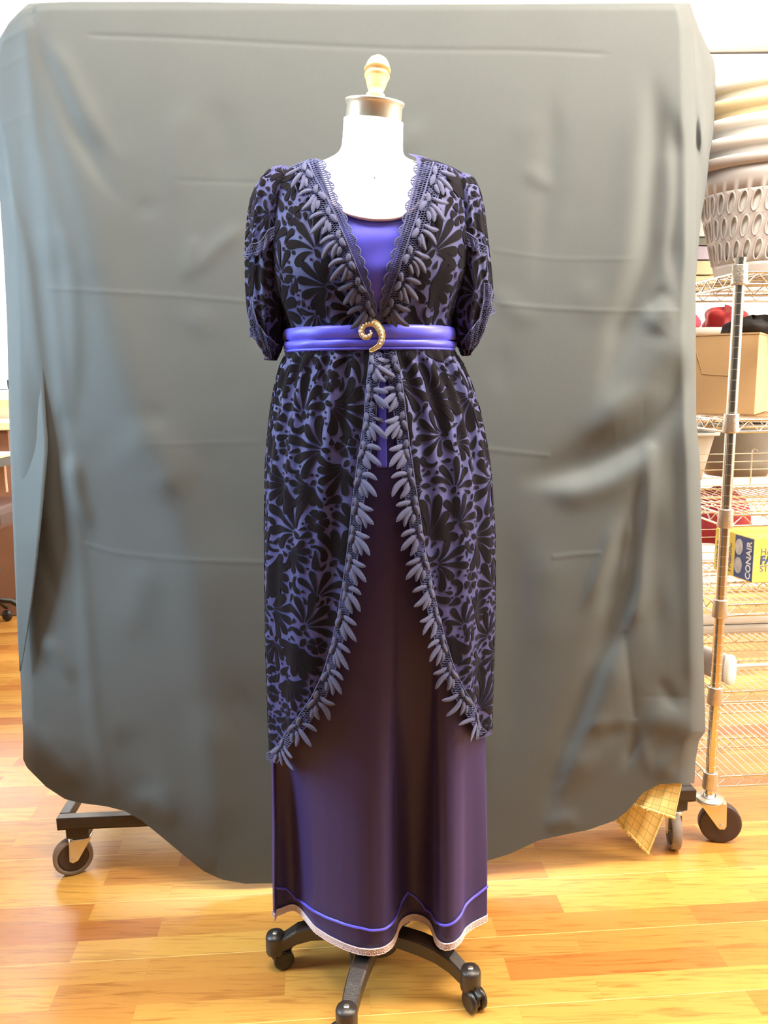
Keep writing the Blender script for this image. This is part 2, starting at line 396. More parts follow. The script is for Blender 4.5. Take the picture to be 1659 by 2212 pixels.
def motif(kind, rng):
    out = []
    if kind == 0:      # palmette: long leaves sweeping out from one foot, thin gaps between them
        n = rng.choice((5, 6, 7)); span = rng.uniform(1.3, 2.0); S = rng.uniform(.75, 1.25); lean = rng.uniform(-.5, .5)
        for k in range(n):
            t = k/(n-1)-0.5; L = 0.060*S*(1-0.5*abs(t))*rng.uniform(.8, 1.1); r0 = .009*S
            out.append(xf(drop_grid(L, 0.0150*S, t*1.9+lean, n=12), r0*cos(t*span), r0*sin(t*span), t*span))
        out.append(xf(leaf_grid(.016*S, .008*S, 0, n=4, m=2), -.009*S, 0, 0))
    elif kind == 1:    # lobed flower
        n = rng.choice((5, 6)); r = rng.uniform(.0085, .012)
        for k in range(n):
            a = 2*pi*k/n; out.append(xf(drop_grid(r*1.55, r*1.5, 0, n=6), r*.28*cos(a), r*.28*sin(a), a))
    elif kind == 2:    # curling scroll
        L = rng.uniform(.035, .060); out.append(drop_grid(L, 0.0105, rng.choice((-1, 1))*rng.uniform(2.2, 4.2), n=18, base=.35))
    elif kind == 3:    # branch with paired leaves
        n = rng.choice((2, 3, 4)); bnd = rng.uniform(-.8, .8)
        for k in range(n):
            for sg in (-1, 1):
                x = .012*k; L = .026*(1-.12*k)
                out.append(xf(drop_grid(L, .0110, -sg*.5, n=7), x, x*x*bnd*8+sg*.0012, sg*.75+bnd*.3*k))
        out.append(xf(drop_grid(.024, .008, 0, n=7), .012*n, .144e-3*n*n*bnd*8, bnd*.3*n))
    elif kind == 4:    # broad leaf
        out.append(drop_grid(rng.uniform(.022, .040), rng.uniform(.011, .017), rng.uniform(-1.1, 1.1), n=9))
    elif kind == 5:    # narrow leaf
        out.append(drop_grid(rng.uniform(.012, .024), rng.uniform(.0060, .0095), rng.uniform(-1.2, 1.2), n=6, m=2))
    else:
        out.append(disc_grid(0, 0, rng.uniform(.0022, .0036), n=1, m=8))
    return out
def scatter_velvet(mb, fn, inside, u0, u1, v0, v1, seed, mi=1, scale=1.0, plan=((0, 1600), (1, 350), (3, 2200), (2, 1500), (4, 5000), (5, 9000), (6, 5000))):
    """fn(u,v)->3D point, inside(u,v)->bool ; u,v in metres on the cloth"""
    rng = random.Random(seed); occ = Occ(u0, u1, v0, v1)
    area_k = (u1-u0)*(v1-v0)/0.30
    for kind, tries in plan:
        for _ in range(int(tries*max(area_k, .12)*1.2)):
            ox = rng.uniform(u0, u1); oy = rng.uniform(v0, v1)
            if not inside(ox, oy): continue
            a = rng.uniform(0, 2*pi); gs = [xf(g, ox, oy, a, scale) for g in motif(kind, rng)]
            allp = np.concatenate([g.reshape(-1, 2) for g in gs])
            if occ.hit(allp) > (0.07 if kind < 4 else 0.05): continue
            occ.mark(allp)
            for g in gs:
                n, m = g.shape[0], g.shape[1]
                ok = [[inside(g[i, j, 0], g[i, j, 1]) for j in range(m)] for i in range(n)]
                vs = [fn(g[i, j, 0], g[i, j, 1]) if ok[i][j] else Vector((0, 0, 0)) for i in range(n) for j in range(m)]
                fs = []
                for i in range(n-1):
                    for j in range(m-1):
                        if ok[i][j] and ok[i+1][j] and ok[i][j+1] and ok[i+1][j+1]:
                            fs.append((i*m+j, i*m+j+1, (i+1)*m+j+1, (i+1)*m+j))
                if fs:
                    used = sorted({k for f in fs for k in f}); mp = {k: i for i, k in enumerate(used)}
                    mb.add([vs[k] for k in used], [tuple(mp[k] for k in f) for f in fs], mi, True)

def poly_x(pts):
    """piecewise x(y) from pixel points"""
    ys = [p[1] for p in pts]; xs = [p[0] for p in pts]
    return lambda y: float(np.interp(y, ys, xs))

# ================================================================== GOWN
gown = thing('evening_gown', 'violet satin gown with black velvet-patterned overdress and leaf lace edging on the dress form', 'dress', (0, YC, 0.0))
ZH = P(590, 1975, YC).z
# ---- underskirt ----
HEM = [(588, 1966), (596, 1964), (608, 1961), (622, 1954), (634, 1952), (645, 1957), (658, 1972), (680, 2000), (710, 2020), (745, 2037), (775, 2047), (803, 2050),
       (830, 2045), (847, 2032), (856, 2012), (860, 1995), (868, 1984), (880, 1976), (896, 1973), (915, 1978), (929, 1988), (936, 2003), (941, 2022), (950, 2034),
       (963, 2039), (980, 2035), (994, 2023), (1004, 2004), (1020, 1992), (1036, 1984), (1052, 1976)]
def hem_curve(z):
    pts = [F(px, py, z) for px, py in HEM]
    return pts
NSK = 181
def resample(pts, n):
    d = [0]
    for i in range(1, len(pts)): d.append(d[-1]+(pts[i]-pts[i-1]).length)
    out = []
    for k in range(n):
        t = d[-1]*k/(n-1); i = max(1, min(len(pts)-1, int(np.searchsorted(d, t)))); u = (t-d[i-1])/max(1e-9, d[i]-d[i-1])
        out.append(pts[i-1].lerp(pts[i], u))
    return out
hp = resample(hem_curve(ZH), NSK)
for _ in range(4): hp = [hp[0]]+[(hp[i-1]+hp[i]*2+hp[i+1])/4 for i in range(1, NSK-1)]+[hp[-1]]
z_top_sk = P(800, 740, YC).z
def skirt_pt(u, z, off=0.0):
    """u 0..1 across the front from left to right, 1..2 round the back"""
    c, a, bb, y = dress.at(max(z, ZH))
    w = sstep(0.95, 0.0, (z-ZH)/(z_top_sk-ZH))**1.6 if z < z_top_sk else 0.0
    if u <= 1.0:
        k = u*(NSK-1); i = min(NSK-2, int(k)); t = k-i; h = hp[i].lerp(hp[i+1], t)
        n = (hp[min(i+2, NSK-1)]-hp[max(i-1, 0)]).normalized(); nn = Vector((n.y, -n.x, 0))
        th = -pi/2+pi*u
        # match the x position of the hem point so that folds hang plumb
        q = max(-1, min(1, (h.x-hp[0].x)/(hp[-1].x-hp[0].x)*2-1)); th2 = math.asin(q)
        th = lerp(th, th2, 0.85)
        e = Vector((c+(a-.004+off)*sin(th), y-(bb-.004+off)*cos(th), z))
        f = .0035*sin(7*th+1)*(1-w)
        e += Vector((sin(th), -cos(th), 0))*f
        hh = Vector((h.x, h.y, z))+nn*off
        ww = w*min(1, u/0.02+0.3)*1.0
        return e.lerp(hh, max(ww, 0.0))
    th = pi/2+pi*(u-1.0)
    e = Vector((c+(a-.004+off)*sin(th), y-(bb-.004+off)*cos(th), z))
    v = min(1, (u-1)*12) * min(1, (2-u)*12)
    e2 = Vector((lerp(hp[-1].x if u < 1.5 else hp[0].x, e.x, v), lerp(hp[-1].y if u < 1.5 else hp[0].y, e.y, v), z))
    return e.lerp(e2, w)
us = [i/220 for i in range(221)]+[1+i/60 for i in range(1, 60)]
mb = MB(); rows = []
NZ = 90
for i in range(NZ+1):
    z = lerp(z_top_sk, ZH, i/NZ); rows.append([skirt_pt(u, z) for u in us])
mb.grid(rows, 0, closed=True, flip=True)
skirt = mb.build('skirt', M['skirt'], gown, solid=0.0015, offset=-1)
skirt['label'] = 'plain dark violet satin underskirt'
# hem band lace (parts) : pale net strip below the hem
def ribbon_net(mb, fn, L, Wd, cell=0.004, rad=0.0006, scallop=0.0, scN=0, mi=0, side=1):
    """honeycomb of thin cords; fn(s in 0..1, t in 0..1)->3D"""
    nx = max(2, int(L/cell)); ny = max(1, int(Wd/cell))
    lim = lambda s: 1.0
    for j in range(ny+1):
        pts = []
        for i in range(2*nx+1):
            s = i/(2*nx); zig = 0.28*(1 if (i+j) % 2 else -1)/max(ny, 1)
            pts.append(fn(s, min(1, max(0, j/ny+zig))))
        mb.tube(pts, rad, mi, seg=4, cap=False)
    for j in range(ny):
        for i in range(2*nx+1):
            if (i+j) % 2:
                s = i/(2*nx); mb.tube([fn(s, min(1, (j+0.28)/ny)), fn(s, min(1, (j+1-0.28)/ny))], rad, mi, seg=4, cap=False)
mb = MB()
def hem_fn(s, t): return skirt_pt(s, ZH-0.0005, .0012)-Vector((0, 0, t*0.0135)) + Vector((0, 0, 0.002*(abs((s*64) % 1-.5))*t))
rows = [[hem_fn(i/260, j/3) for i in range(261)] for j in range(4)]
hemfull = 0
ribbon_net(mb, hem_fn, 0.62, 0.0135, 0.0042, 0.0011)
mb.tube([hem_fn(i/300, 0.02) for i in range(301)], 0.0016, 0, seg=5); 
for off in (0.35, .7): mb.tube([hem_fn(i/300, off+0.18*(1 if (i//2) % 2 else -1)) for i in range(301)], 0.0012, 0, seg=4)
mb.tube([hem_fn(i/300, 1.0) for i in range(301)], 0.0014, 0, seg=5)
# back run of the lace, seen through the gap at the left
hb = lambda s, t: skirt_pt(1+s*0.999, ZH-0.0005, .001)-Vector((0, 0, t*0.0135))
ribbon_net(mb, hb, 0.5, 0.0135, 0.0055, 0.0011)
mb.grid([[hem_fn(i/260, j/2)+Vector((0, .0012, 0)) for i in range(261)] for j in range(3)])
mb.grid([[hb(i/80, j/2) for i in range(81)] for j in range(3)])
o = mb.build('hem_lace', M['hemlace'], gown); o['label'] = 'pale pink lace edging along the skirt hem'
# tuck line above the hem; its reflected light put into bright blue
TUCK = [(583, 1918), (600, 1918), (616, 1919), (640, 1942), (680, 1968), (730, 1990), (780, 2004), (800, 2009), (830, 2006), (848, 1992), (862, 1962), (880, 1928),
        (898, 1938), (920, 1965), (950, 1996), (968, 1998), (1000, 1965), (1030, 1932), (1056, 1914)]
def skirt_pix(px, py):
    # search u,z such that the front point projects to the pixel
    best = None; y = YC-0.1
    for _ in range(12):
        p = P(px, py, y)
        u = min(range(0, 221), key=lambda k: abs(skirt_pt(k/220, p.z).x-p.x))/220
        y = lerp(y, skirt_pt(u, p.z).y, .7)
    return u, p.z
tp = [skirt_pix(*q) for q in TUCK]
mb = MB()
def tuck_fn(s):
    k = s*(len(tp)-1); i = min(len(tp)-2, int(k)); t = k-i
    return lerp(tp[i][0], tp[i+1][0], t), lerp(tp[i][1], tp[i+1][1], t)
def tuck_line(dz, off):
    out = []
    for i in range(241):
        u, z = tuck_fn(i/240); out.append(skirt_pt(u, z+dz, off))
    return out
for _ in range(1):
    mb.grid([tuck_line(0.0030, 0.0008), tuck_line(0.0012, 0.0032), tuck_line(-0.0012, 0.0034), tuck_line(-0.0028, 0.0008)], flip=True)
o = mb.build('hem_tuck', M['tuck_glint'], gown); o['label'] = 'tuck line above the hem, its gleam painted bright blue'

pk = [torso.pix(821, 762, .0), None]
mb = MB(); rows = []
for i in range(50):
    y = lerp(765, 1010, i/49); w = lerp(7, 13, i/49)
    rows.append([Vector(dress.pt(*dress.pix(px, y, -.0005), -.0005)) for px in (826-w, 826-w*.3, 826+w*.4, 826+w*.8)])
mb.grid(rows, flip=False)
o = mb.build('satin_strip', M['satin'], gown, solid=.0006); o['label'] = 'narrow bright satin strip showing below the sash'  # brighter satin strip on the underskirt front, widening downward
# ---- overdress skirt panels ----
LEDGE = [(822, 752), (812, 800), (806, 850), (803, 900), (795, 960), (788, 1000), (780, 1060), (776, 1100), (768, 1180), (758, 1250), (745, 1330), (728, 1400), (712, 1455), (690, 1510),
         (660, 1560), (625, 1605), (600, 1636), (590, 1648)]
REDGE = [(826, 752), (842, 800), (852, 850), (858, 900), (866, 960), (872, 1000), (882, 1070), (890, 1120), (900, 1190), (914, 1250), (930, 1320), (944, 1375), (962, 1440), (985, 1495),
         (1005, 1530), (1022, 1560), (1034, 1585), (1041, 1600)]
def densify(pts, n):
    y = np.array([p[1] for p in pts], float); x = np.array([p[0] for p in pts], float)
    d = np.concatenate([[0], np.cumsum(np.hypot(np.diff(x), np.diff(y)))]); t = np.linspace(0, d[-1], n)
    xs, ys = np.interp(t, d, x), np.interp(t, d, y)
    k = np.hanning(9); k /= k.sum()
    xs2 = np.convolve(np.pad(xs, 4, mode='reflect', reflect_type='odd'), k, 'valid'); ys2 = np.convolve(np.pad(ys, 4, mode='reflect', reflect_type='odd'), k, 'valid')
    return list(zip(xs2, ys2))
ZTO = over.zt+0.006
def over_panel(sign, edge, name, label, seed):
    e = [over.pix(px, py, .006) for px, py in densify(edge, 90)]
    # make theta monotone outward
    th = [q[0]*sign for q in e]; zz = [q[1] for q in e]
    for i in range(1, len(th)): th[i] = max(th[i], th[i-1]+1e-4)
    ths = list(th); zbs = list(zz)
    tl, zl = th[-1], zz[-1]
    for k in range(1, 60):
        t = k/59; ths.append(lerp(tl, pi, t)); zbs.append(zl-0.02*sin(t*pi/2))
    # resample in theta so columns are even enough for the pleats, keeping the edge
    cols = []
    tt = np.array(ths); zb = np.array(zbs)
    ts = np.unique(np.concatenate([tt, np.arange(th[0], pi, 0.03)]))
    ts = ts[np.concatenate([[True], np.diff(ts) > 0.004])]
    zs = np.interp(ts, tt, zb)
    NR = 120
    mb = MB(); rows = []
    for i in range(NR+1):
        t = i/NR
        rows.append([over.pt(sign*a, lerp(ZTO, z, t)) for a, z in zip(ts, zs)])
    mb.grid(rows, 0, flip=(sign > 0))
    am = 0.185
    zf = lambda a: float(np.interp(a, ts, zs))
    t0 = th[0]
    def inside(u, v):
        a = u/am
        return t0-0.01 < a < 2.0 and zf(a)+0.004 < v < ZTO-0.002
    fn = lambda u, v: over.pt(sign*u/am, v, 0.0016)
    scatter_velvet(mb, fn, inside, am*t0, am*1.95, min(zz)-.02, ZTO, seed, scale=1.0)
    o = mb.build(name, [M['ground'], M['velvet']], gown); o['label'] = label
    return o
over_panel(-1, LEDGE, 'overskirt_panel', 'patterned overskirt panel ending low at the left', 3)
over_panel(1, REDGE, 'overskirt_panel', 'patterned overskirt panel at the right', 11)

# ---- bodice ----
LV = [(684, 335), (692, 365), (705, 400), (722, 450), (742, 500), (758, 545), (776, 590), (793, 635), (806, 670), (815, 706)]
RV = [(898, 340), (903, 365), (895, 410), (884, 450), (872, 500), (862, 545), (850, 590), (838, 635), (826, 675), (818, 706)]
class Bod(Body):
    def disp(s, th, z):
        g = 0.0025*sin(18*th+3*z*10)*math.exp(-abs(z-s.zw)/0.05)
        return 0.007+g
bod = Bod.__new__(Bod); bod.__dict__ = dict(torso.__dict__); bod.zw = P(800, 700, YC).z
ZB0 = P(800, 722, YC).z; ZB1 = bod.z1-0.004
def bodice_panel(sign, edge, seed):
    e = [bod.pix(px, py, .007) for px, py in densify(edge, 70)]
    ez = np.array([q[1] for q in e]); et = np.array([q[0]*sign for q in e]); o = np.argsort(ez)
    te = lambda z: float(np.interp(z, ez[o], et[o]))
    mb = MB(); rows = []
    NR = 70; NCc = 60
    for i in range(NR+1):
        z = lerp(ZB1, ZB0, i/NR); t0 = te(z)
        rows.append([bod.pt(sign*lerp(t0, pi, (j/NCc)), z) for j in range(NCc+1)])
    mb.grid(rows, 0, flip=(sign > 0))
    am = 0.17
    inside = lambda u, v: te(v)+.02 < u/am < 1.9 and ZB0 < v < ZB1-.004
    scatter_velvet(mb, lambda u, v: bod.pt(sign*u/am, v, .0016), inside, -.01, am*1.85, ZB0, ZB1, seed, scale=1.05)
    return mb.build('bodice_panel', [M['ground'], M['velvet']], gown)
bodice_panel(-1, LV, 21); bodice_panel(1, RV, 22)
# satin under-bodice with neckline
NECK = [(700, 425), (715, 445), (735, 459), (757, 468), (780, 474), (805, 478), (830, 478), (852, 476), (872, 470), (888, 461), (903, 445), (915, 425)]
nk = [torso.pix(px, py, .003) for px, py in densify(NECK, 60)]
mb = MB(); rows = []
NR = 40
for i in range(NR+1):
    t = i/NR; rows.append([torso.pt(a, lerp(z, ZB0-.01, t), .003+.0012*sin(9*a+14*t)*t*(1-t)*4) for a, z in nk])
mb.grid(rows, 0, flip=True)
o = mb.build('satin_bodice', M['satin'], gown); o['label'] = 'bright violet satin inset in the neckline'
mb = MB(); mb.tube([torso.pt(a, z+.003, .0055) for a, z in nk], 0.0058, seg=8, flat=0.6)
o = mb.build('neckline_piping', M['piping'], gown); o['label'] = 'mauve piping along the neckline'

# ---- sleeves ----
def sleeve_body(rows): return Body(rows, sm=2)
sl_rows = [(366, 596, 628, .03), (380, 574, 640, .05), (400, 560, 650, .06), (430, 548, 650, .066), (470, 541, 645, .068), (520, 536, 638, .068), (560, 535, 632, .066),
           (620, 534, 627, .064), (670, 538, 624, .062), (710, 548, 617, .058), (740, 561, 610, .048), (762, 575, 602, .03), (774, 585, 595, .012)]
sr_rows = [(382, 978, 1010, .03), (395, 960, 1026, .05), (420, 955, 1036, .06), (460, 958, 1043, .066), (500, 962, 1047, .068), (560, 968, 1053, .066), (620, 970, 1059, .064),
           (660, 970, 1058, .062), (700, 970, 1046, .056), (730, 978, 1036, .05), (750, 990, 1024, .03), (764, 1001, 1012, .012)]
class Slv(Body):
    def disp(s, th, z): return 0.0022*sin(9*th+1)+0.0014*sin(17*th+20*z)
sleeves = []
for sign, rws, seed in ((-1, sl_rows, 31), (1, sr_rows, 32)):
    s = Slv(rws, yc=YC+.005, sm=2)
    mb = MB(); rows = []
    z0, z1 = s.z0+0.016, s.z1
    for i in range(61):
        z = lerp(z1, z0, i/60); rows.append([s.pt(2*pi*j/56, z) for j in range(56)])
    mb.grid(rows, 0, closed=True, flip=True)
    am = 0.055
    inside = lambda u, v: -pi*.75 < u/am < pi*.75 and z0 < v < z1-.006
    scatter_velvet(mb, lambda u, v: s.pt(u/am, v, .0014), inside, -am*pi*.75, am*pi*.75, z0, z1, seed, scale=0.85)
    # top cap of the sleeve head
    mb.add([s.pt(2*pi*j/56, z1) for j in range(56)]+[s.pt(0, z1)*.5+s.pt(pi, z1)*.5+Vector((0, 0, .004))], [(j, 56, (j+1) % 56) for j in range(56)], 0)
    so_ = mb.build('sleeve', [M['ground'], M['velvet']], gown, solid=0.0)
    sleeves.append((s, so_))

# ---- lace helpers ----
def strip_fn(surf, A, B, off, wave=0.0):
    """ribbon between two pixel polylines lying on surf"""
    n = 60
    def rs(L):
        d = np.concatenate([[0], np.cumsum([math.hypot(L[i+1][0]-L[i][0], L[i+1][1]-L[i][1]) for i in range(len(L)-1)])]); t = np.linspace(0, d[-1], n)
        return np.interp(t, d, [p[0] for p in L]), np.interp(t, d, [p[1] for p in L])
    ax, ay = rs(A); bx, by = rs(B)
    at = [surf.pix(x, y, off) for x, y in zip(ax, ay)]; bt = [surf.pix(x, y, off) for x, y in zip(bx, by)]
    def fn(s, t):
        k = min(max(s, 0), 1)*(n-1); i = min(n-2, int(k)); f = k-i
        a = (lerp(at[i][0], at[i+1][0], f), lerp(at[i][1], at[i+1][1], f)); b_ = (lerp(bt[i][0], bt[i+1][0], f), lerp(bt[i][1], bt[i+1][1], f))
        return surf.pt(lerp(a[0], b_[0], t), lerp(a[1], b_[1], t), off+wave*sin(s*23)*t)
    L = sum((fn((i+1)/20, .5)-fn(i/20, .5)).length for i in range(20)); Wd = (fn(.5, 1)-fn(.5, 0)).length
    return fn, L, Wd
def lace_band(mb, fn, L, Wd, cell=0.0042, rad=0.00075, edge=1.0, sc=0.012):
    ns = max(3, int(L/sc))
    # scalloped outer edge with double arcs and spokes
    def f2(s, t):  # t may exceed 1 -> extrapolate
        if t <= 1: return fn(s, t)
        return fn(s, 1)+(fn(s, 1)-fn(s, 0.8))*((t-1)/0.2)
    body = 0.86
    ribbon_net(mb, lambda s, t: f2(s, t*body), L, Wd*body, cell, rad)
    mb.tube([f2(i/(ns*8), 0.0) for i in range(ns*8+1)], rad*1.3, seg=4)
    for k in range(ns):
        s0, s1 = k/ns, (k+1)/ns; mid = (s0+s1)/2
        for h in (0.9, 1.14):
            mb.tube([f2(lerp(s0, s1, q/8), body-.06+(h-body+.06)*sin(pi*q/8)) for q in range(9)], rad*1.15, seg=4, cap=False)
        for q in (1, 2, 4, 6, 7):
            s = lerp(s0, s1, q/8); y = sin(pi*q/8)
            mb.tube([f2(lerp(mid, s, .5), body-.06+(0.9-body+.06)*y*.9), f2(s, body-.06+(1.14-body+.06)*y)], rad, seg=4, cap=False)
def leaf3(mb, fn, s, t, ds, dt, width, lift=0.002):
    """padded embroidered leaf from (s,t) toward (s+ds,t+dt), in the band's own frame"""
    p0 = fn(s, t); p1 = fn(s+ds, t+dt); ax = p1-p0; L = ax.length
    if L < 1e-5: return
    ax.normalize()
    e1 = fn(s+0.004, t)-fn(s-0.004, t); e2 = fn(s, t+.05)-fn(s, t-.05); n = e1.cross(e2)
    if n.length < 1e-12: n = Vector((0, -1, 0))
    n.normalize()
    if n.y > 0: n = -n
    sd = n.cross(ax).normalized(); n = ax.cross(sd)
    if n.y > 0: n = -n
    rows = []; nv = 8; nu = 10
    bend = random.uniform(-.12, .12)
    for i in range(nv+1):
        q = i/nv; h = (max(0.0, 1-(2*q-1)**4))**0.5*(0.72+0.28*sin(pi*min(1, q*1.1)))
        c = p0+ax*(L*q)+sd*(bend*L*sin(pi*q))+n*lift
        rib = 1+0.09*((i % 2)*2-1)
        rows.append([c+sd*(cos(2*pi*k/nu)*width*.5*h)+n*(sin(2*pi*k/nu)*width*.26*h*rib) for k in range(nu)])
    mb.grid(rows, 1, closed=True)
    mb.tube([rows[i][0]+n*.0003 for i in range(nv+1)], .0006, 1, seg=4, cap=False)
    mb.tube([rows[i][nu//2]+n*.0003 for i in range(nv+1)], .0006, 1, seg=4, cap=False)

def sprig_trim(surf, inner, outer, off, pitch, name, label, leafdir, big=1.0):
    """inner: polyline at cloth side ; outer: polyline at leaf-tip side of the net"""
    fn, L, Wd = strip_fn(surf, inner, outer, off)
    def g(s, t):
        s = min(max(s, 0), 1)
        if 0 <= t <= 1: return fn(s, t)
        return fn(s, 1)+(fn(s, 1)-fn(s, 0.8))*((t-1)/0.2) if t > 1 else fn(s, 0)+(fn(s, 0)-fn(s, .2))*(-t/.2)
    mb = MB()
    ribbon_net(mb, g, L, Wd, 0.0046, 0.0008)
    mb.tube([g(i/200, 0) for i in range(201)], .0010, seg=4); mb.tube([g(i/200, 1) for i in range(201)], .0008, seg=4)
    n = max(3, int(round(L/pitch))); w = Wd
    for k in range(n):
        s = (k+.35)/n; u = 1.0/L
        # leaves projecting past the opening edge
        for (st, dl, ang, wd) in ((-0.004, .028, 2, .0078), (0.006, .038, 32, .0095), (0.012, .030, 56, .0080)):
            a = R(ang+random.uniform(-5, 5)); l = dl*big*random.uniform(.92, 1.08)
            leaf3(mb, g, s+st*u, 0.62, l*sin(a)*leafdir*u, l*cos(a)/w, wd*big, .0028)
        # leaves lying along the band
        for (st, t0, dl, ang, wd) in ((-0.012, .18, .017, 74, .0075), (0.004, .30, .020, 100, .008), (0.020, .55, .018, 62, .0075)):
            a = R(ang+random.uniform(-8, 8)); l = dl*big
            leaf3(mb, g, s+st*u, t0, l*sin(a)*leafdir*u, l*cos(a)/w, wd*big, .0022)
        # loops of cord between
        for q in range(4):
            s2 = s+random.uniform(-.02, .02)*u; t2 = random.uniform(.1, .9)
            r_ = random.uniform(.002, .0032)
            mb.tube([g(s2+r_*cos(2*pi*i/8)*u, t2+r_*sin(2*pi*i/8)/w) for i in range(8)], .0008, seg=4, closed=True)
    o = mb.build(name, [M['lace'], M['lace_leaf']], gown); o['label'] = label
    return o
def shift(pts, dx, dy=0): return [(x+dx, y+dy) for x, y in pts]
def offs(pts, d):
    out = []
    for i, (x, y) in enumerate(pts):
        a = pts[max(i-1, 0)]; c = pts[min(i+1, len(pts)-1)]; tx, ty = c[0]-a[0], c[1]-a[1]; l = math.hypot(tx, ty)
        out.append((x-ty/l*d, y+tx/l*d))
    return out
LT = [(812, 762), (808, 800), (803, 850), (800, 900), (792, 960), (785, 1000), (778, 1060), (773, 1100), (765, 1180), (755, 1250), (742, 1330), (725, 1400), (709, 1455), (687, 1510), (657, 1560), (622, 1605), (594, 1640)]
RT = [(840, 762), (848, 800), (856, 850), (862, 900), (869, 960), (875, 1000), (884, 1070), (892, 1120), (902, 1190), (916, 1250), (932, 1320), (946, 1375), (964, 1440), (987, 1495), (1007, 1530), (1024, 1560), (1037, 1588)]
sprig_trim(over, offs(LT, 12), offs(LT, -12), .006, .054, 'leaf_trim', 'grey blue leaf lace edging the left overskirt panel', 1, 1.0)
sprig_trim(over, offs(RT, -12), offs(RT, 12), .006, .054, 'leaf_trim', 'grey blue leaf lace edging the right overskirt panel', -1 if False else 1, 1.0)
# bodice trims: net band, leaves pointing down and out, scalloped edge toward the neck
LB = [(655, 352), (668, 385), (690, 425), (712, 470), (733, 520), (752, 570), (771, 620), (790, 665), (805, 697)]
RB = [(945, 358), (938, 385), (925, 430), (910, 480), (893, 530), (878, 580), (860, 630), (843, 670), (832, 697)]
sprig_trim(bod, offs(LB, -16), offs(LB, 14), .006, .052, 'bodice_leaf_trim', 'leaf lace running down the left side of the neckline', 1, 1.0)
sprig_trim(bod, offs(RB, 16), offs(RB, -14), .006, .052, 'bodice_leaf_trim', 'leaf lace running down the right side of the neckline', 1, 1.0)
def scal(surf, A, B, off, name, label, parent=gown, wave=0.0, cell=.0042, sc=.022):
    fn, L, Wd = strip_fn(surf, A, B, off, wave)
    mb = MB(); lace_band(mb, fn, L, Wd, cell, .0009, sc=sc)
    o = mb.build(name, M['lace'], parent); o['label'] = label; return o
L_in = [(672, 345), (685, 385), (706, 425), (728, 470), (749, 520), (768, 570), (787, 620), (803, 665), (812, 697)]
L_out = [(700, 345), (716, 385), (728, 425), (748, 470), (769, 520), (787, 570), (800, 620), (812, 665), (818, 697)]
R_in = [(930, 352), (921, 385), (907, 430), (892, 480), (875, 530), (858, 580), (843, 630), (830, 670), (824, 697)]
R_out = [(897, 352), (890, 385), (880, 430), (868, 480), (852, 530), (836, 580), (826, 630), (820, 670), (818, 697)]
scal(bod, L_in, L_out, .005, 'neckline_lace', 'scalloped net lace on the left neckline edge')
scal(bod, R_in, R_out, .005, 'neckline_lace', 'scalloped net lace on the right neckline edge')
# sleeve lace: parts of each sleeve
sL, oL = sleeves[0]; sR, oR = sleeves[1]
scal(sL, [(596, 490), (580, 498), (566, 520), (545, 528), (532, 540)], [(594, 510), (580, 522), (568, 542), (542, 553), (524, 552)], .006, 'sleeve_lace', 'light blue lace on the upper sleeve tier', oL, .002)
scal(sL, [(546, 640), (548, 670), (556, 700), (575, 725), (600, 745)], [(540, 690), (545, 728), (560, 745), (575, 770), (586, 778)], .006, 'sleeve_lace', 'lace on the lower sleeve tier', oL, .002)
scal(sR, [(1004, 500), (1020, 510), (1036, 524), (1050, 534)], [(1008, 530), (1022, 530), (1034, 548), (1046, 550)], .006, 'sleeve_lace', 'light blue lace on the upper sleeve tier', oR, .002)
scal(sR, [(1048, 610), (1046, 650), (1036, 690), (1015, 715), (1000, 735)], [(1064, 625), (1064, 668), (1050, 705), (1034, 740), (1008, 758)], .006, 'sleeve_lace', 'lace on the lower sleeve tier', oR, .002)

# ---- sash ----
zt, zb = P(800, 702, YC-.11).z, P(800, 757, YC-.11).z
class Sash(Body): pass
mb = MB(); rows = []
prof = [(0, .006), (.06, .010), (.25, .0115), (.48, .0105), (.535, .0060), (.56, .0060), (.60, .0105), (.72, .0112), (.84, .0100), (.865, .0065), (.88, .0065), (.90, .0098), (.97, .0090), (1, .006)]
for t, o_ in prof:
    row = []
    for j in range(96):
        th = 2*pi*j/96-pi
        tt = t+0.03*sin(th*1.3+.4)*sin(pi*t)
        c, a, bb, y = dress.at(P(800, 735, YC).z); oo = o_+.003+.0010*sin(14*th+9*t)*sin(pi*t)
        row.append(Vector((c+(a+oo)*sin(th), y-(bb+oo)*cos(th), lerp(zt, zb, tt)+.004*th*0)))
    rows.append(row)
mb.grid(rows, 0, closed=True, flip=True)
mb.grid([rows[0], [p*.5+Vector((0, YC, 0))*0+p*.5+Vector(((0.002-p.x)*.06, (YC-p.y)*.06, 0)) for p in rows[0]]], 0, closed=True)
o = mb.build('sash', M['satin'], gown); o['label'] = 'pleated bright violet satin sash at the high waist'

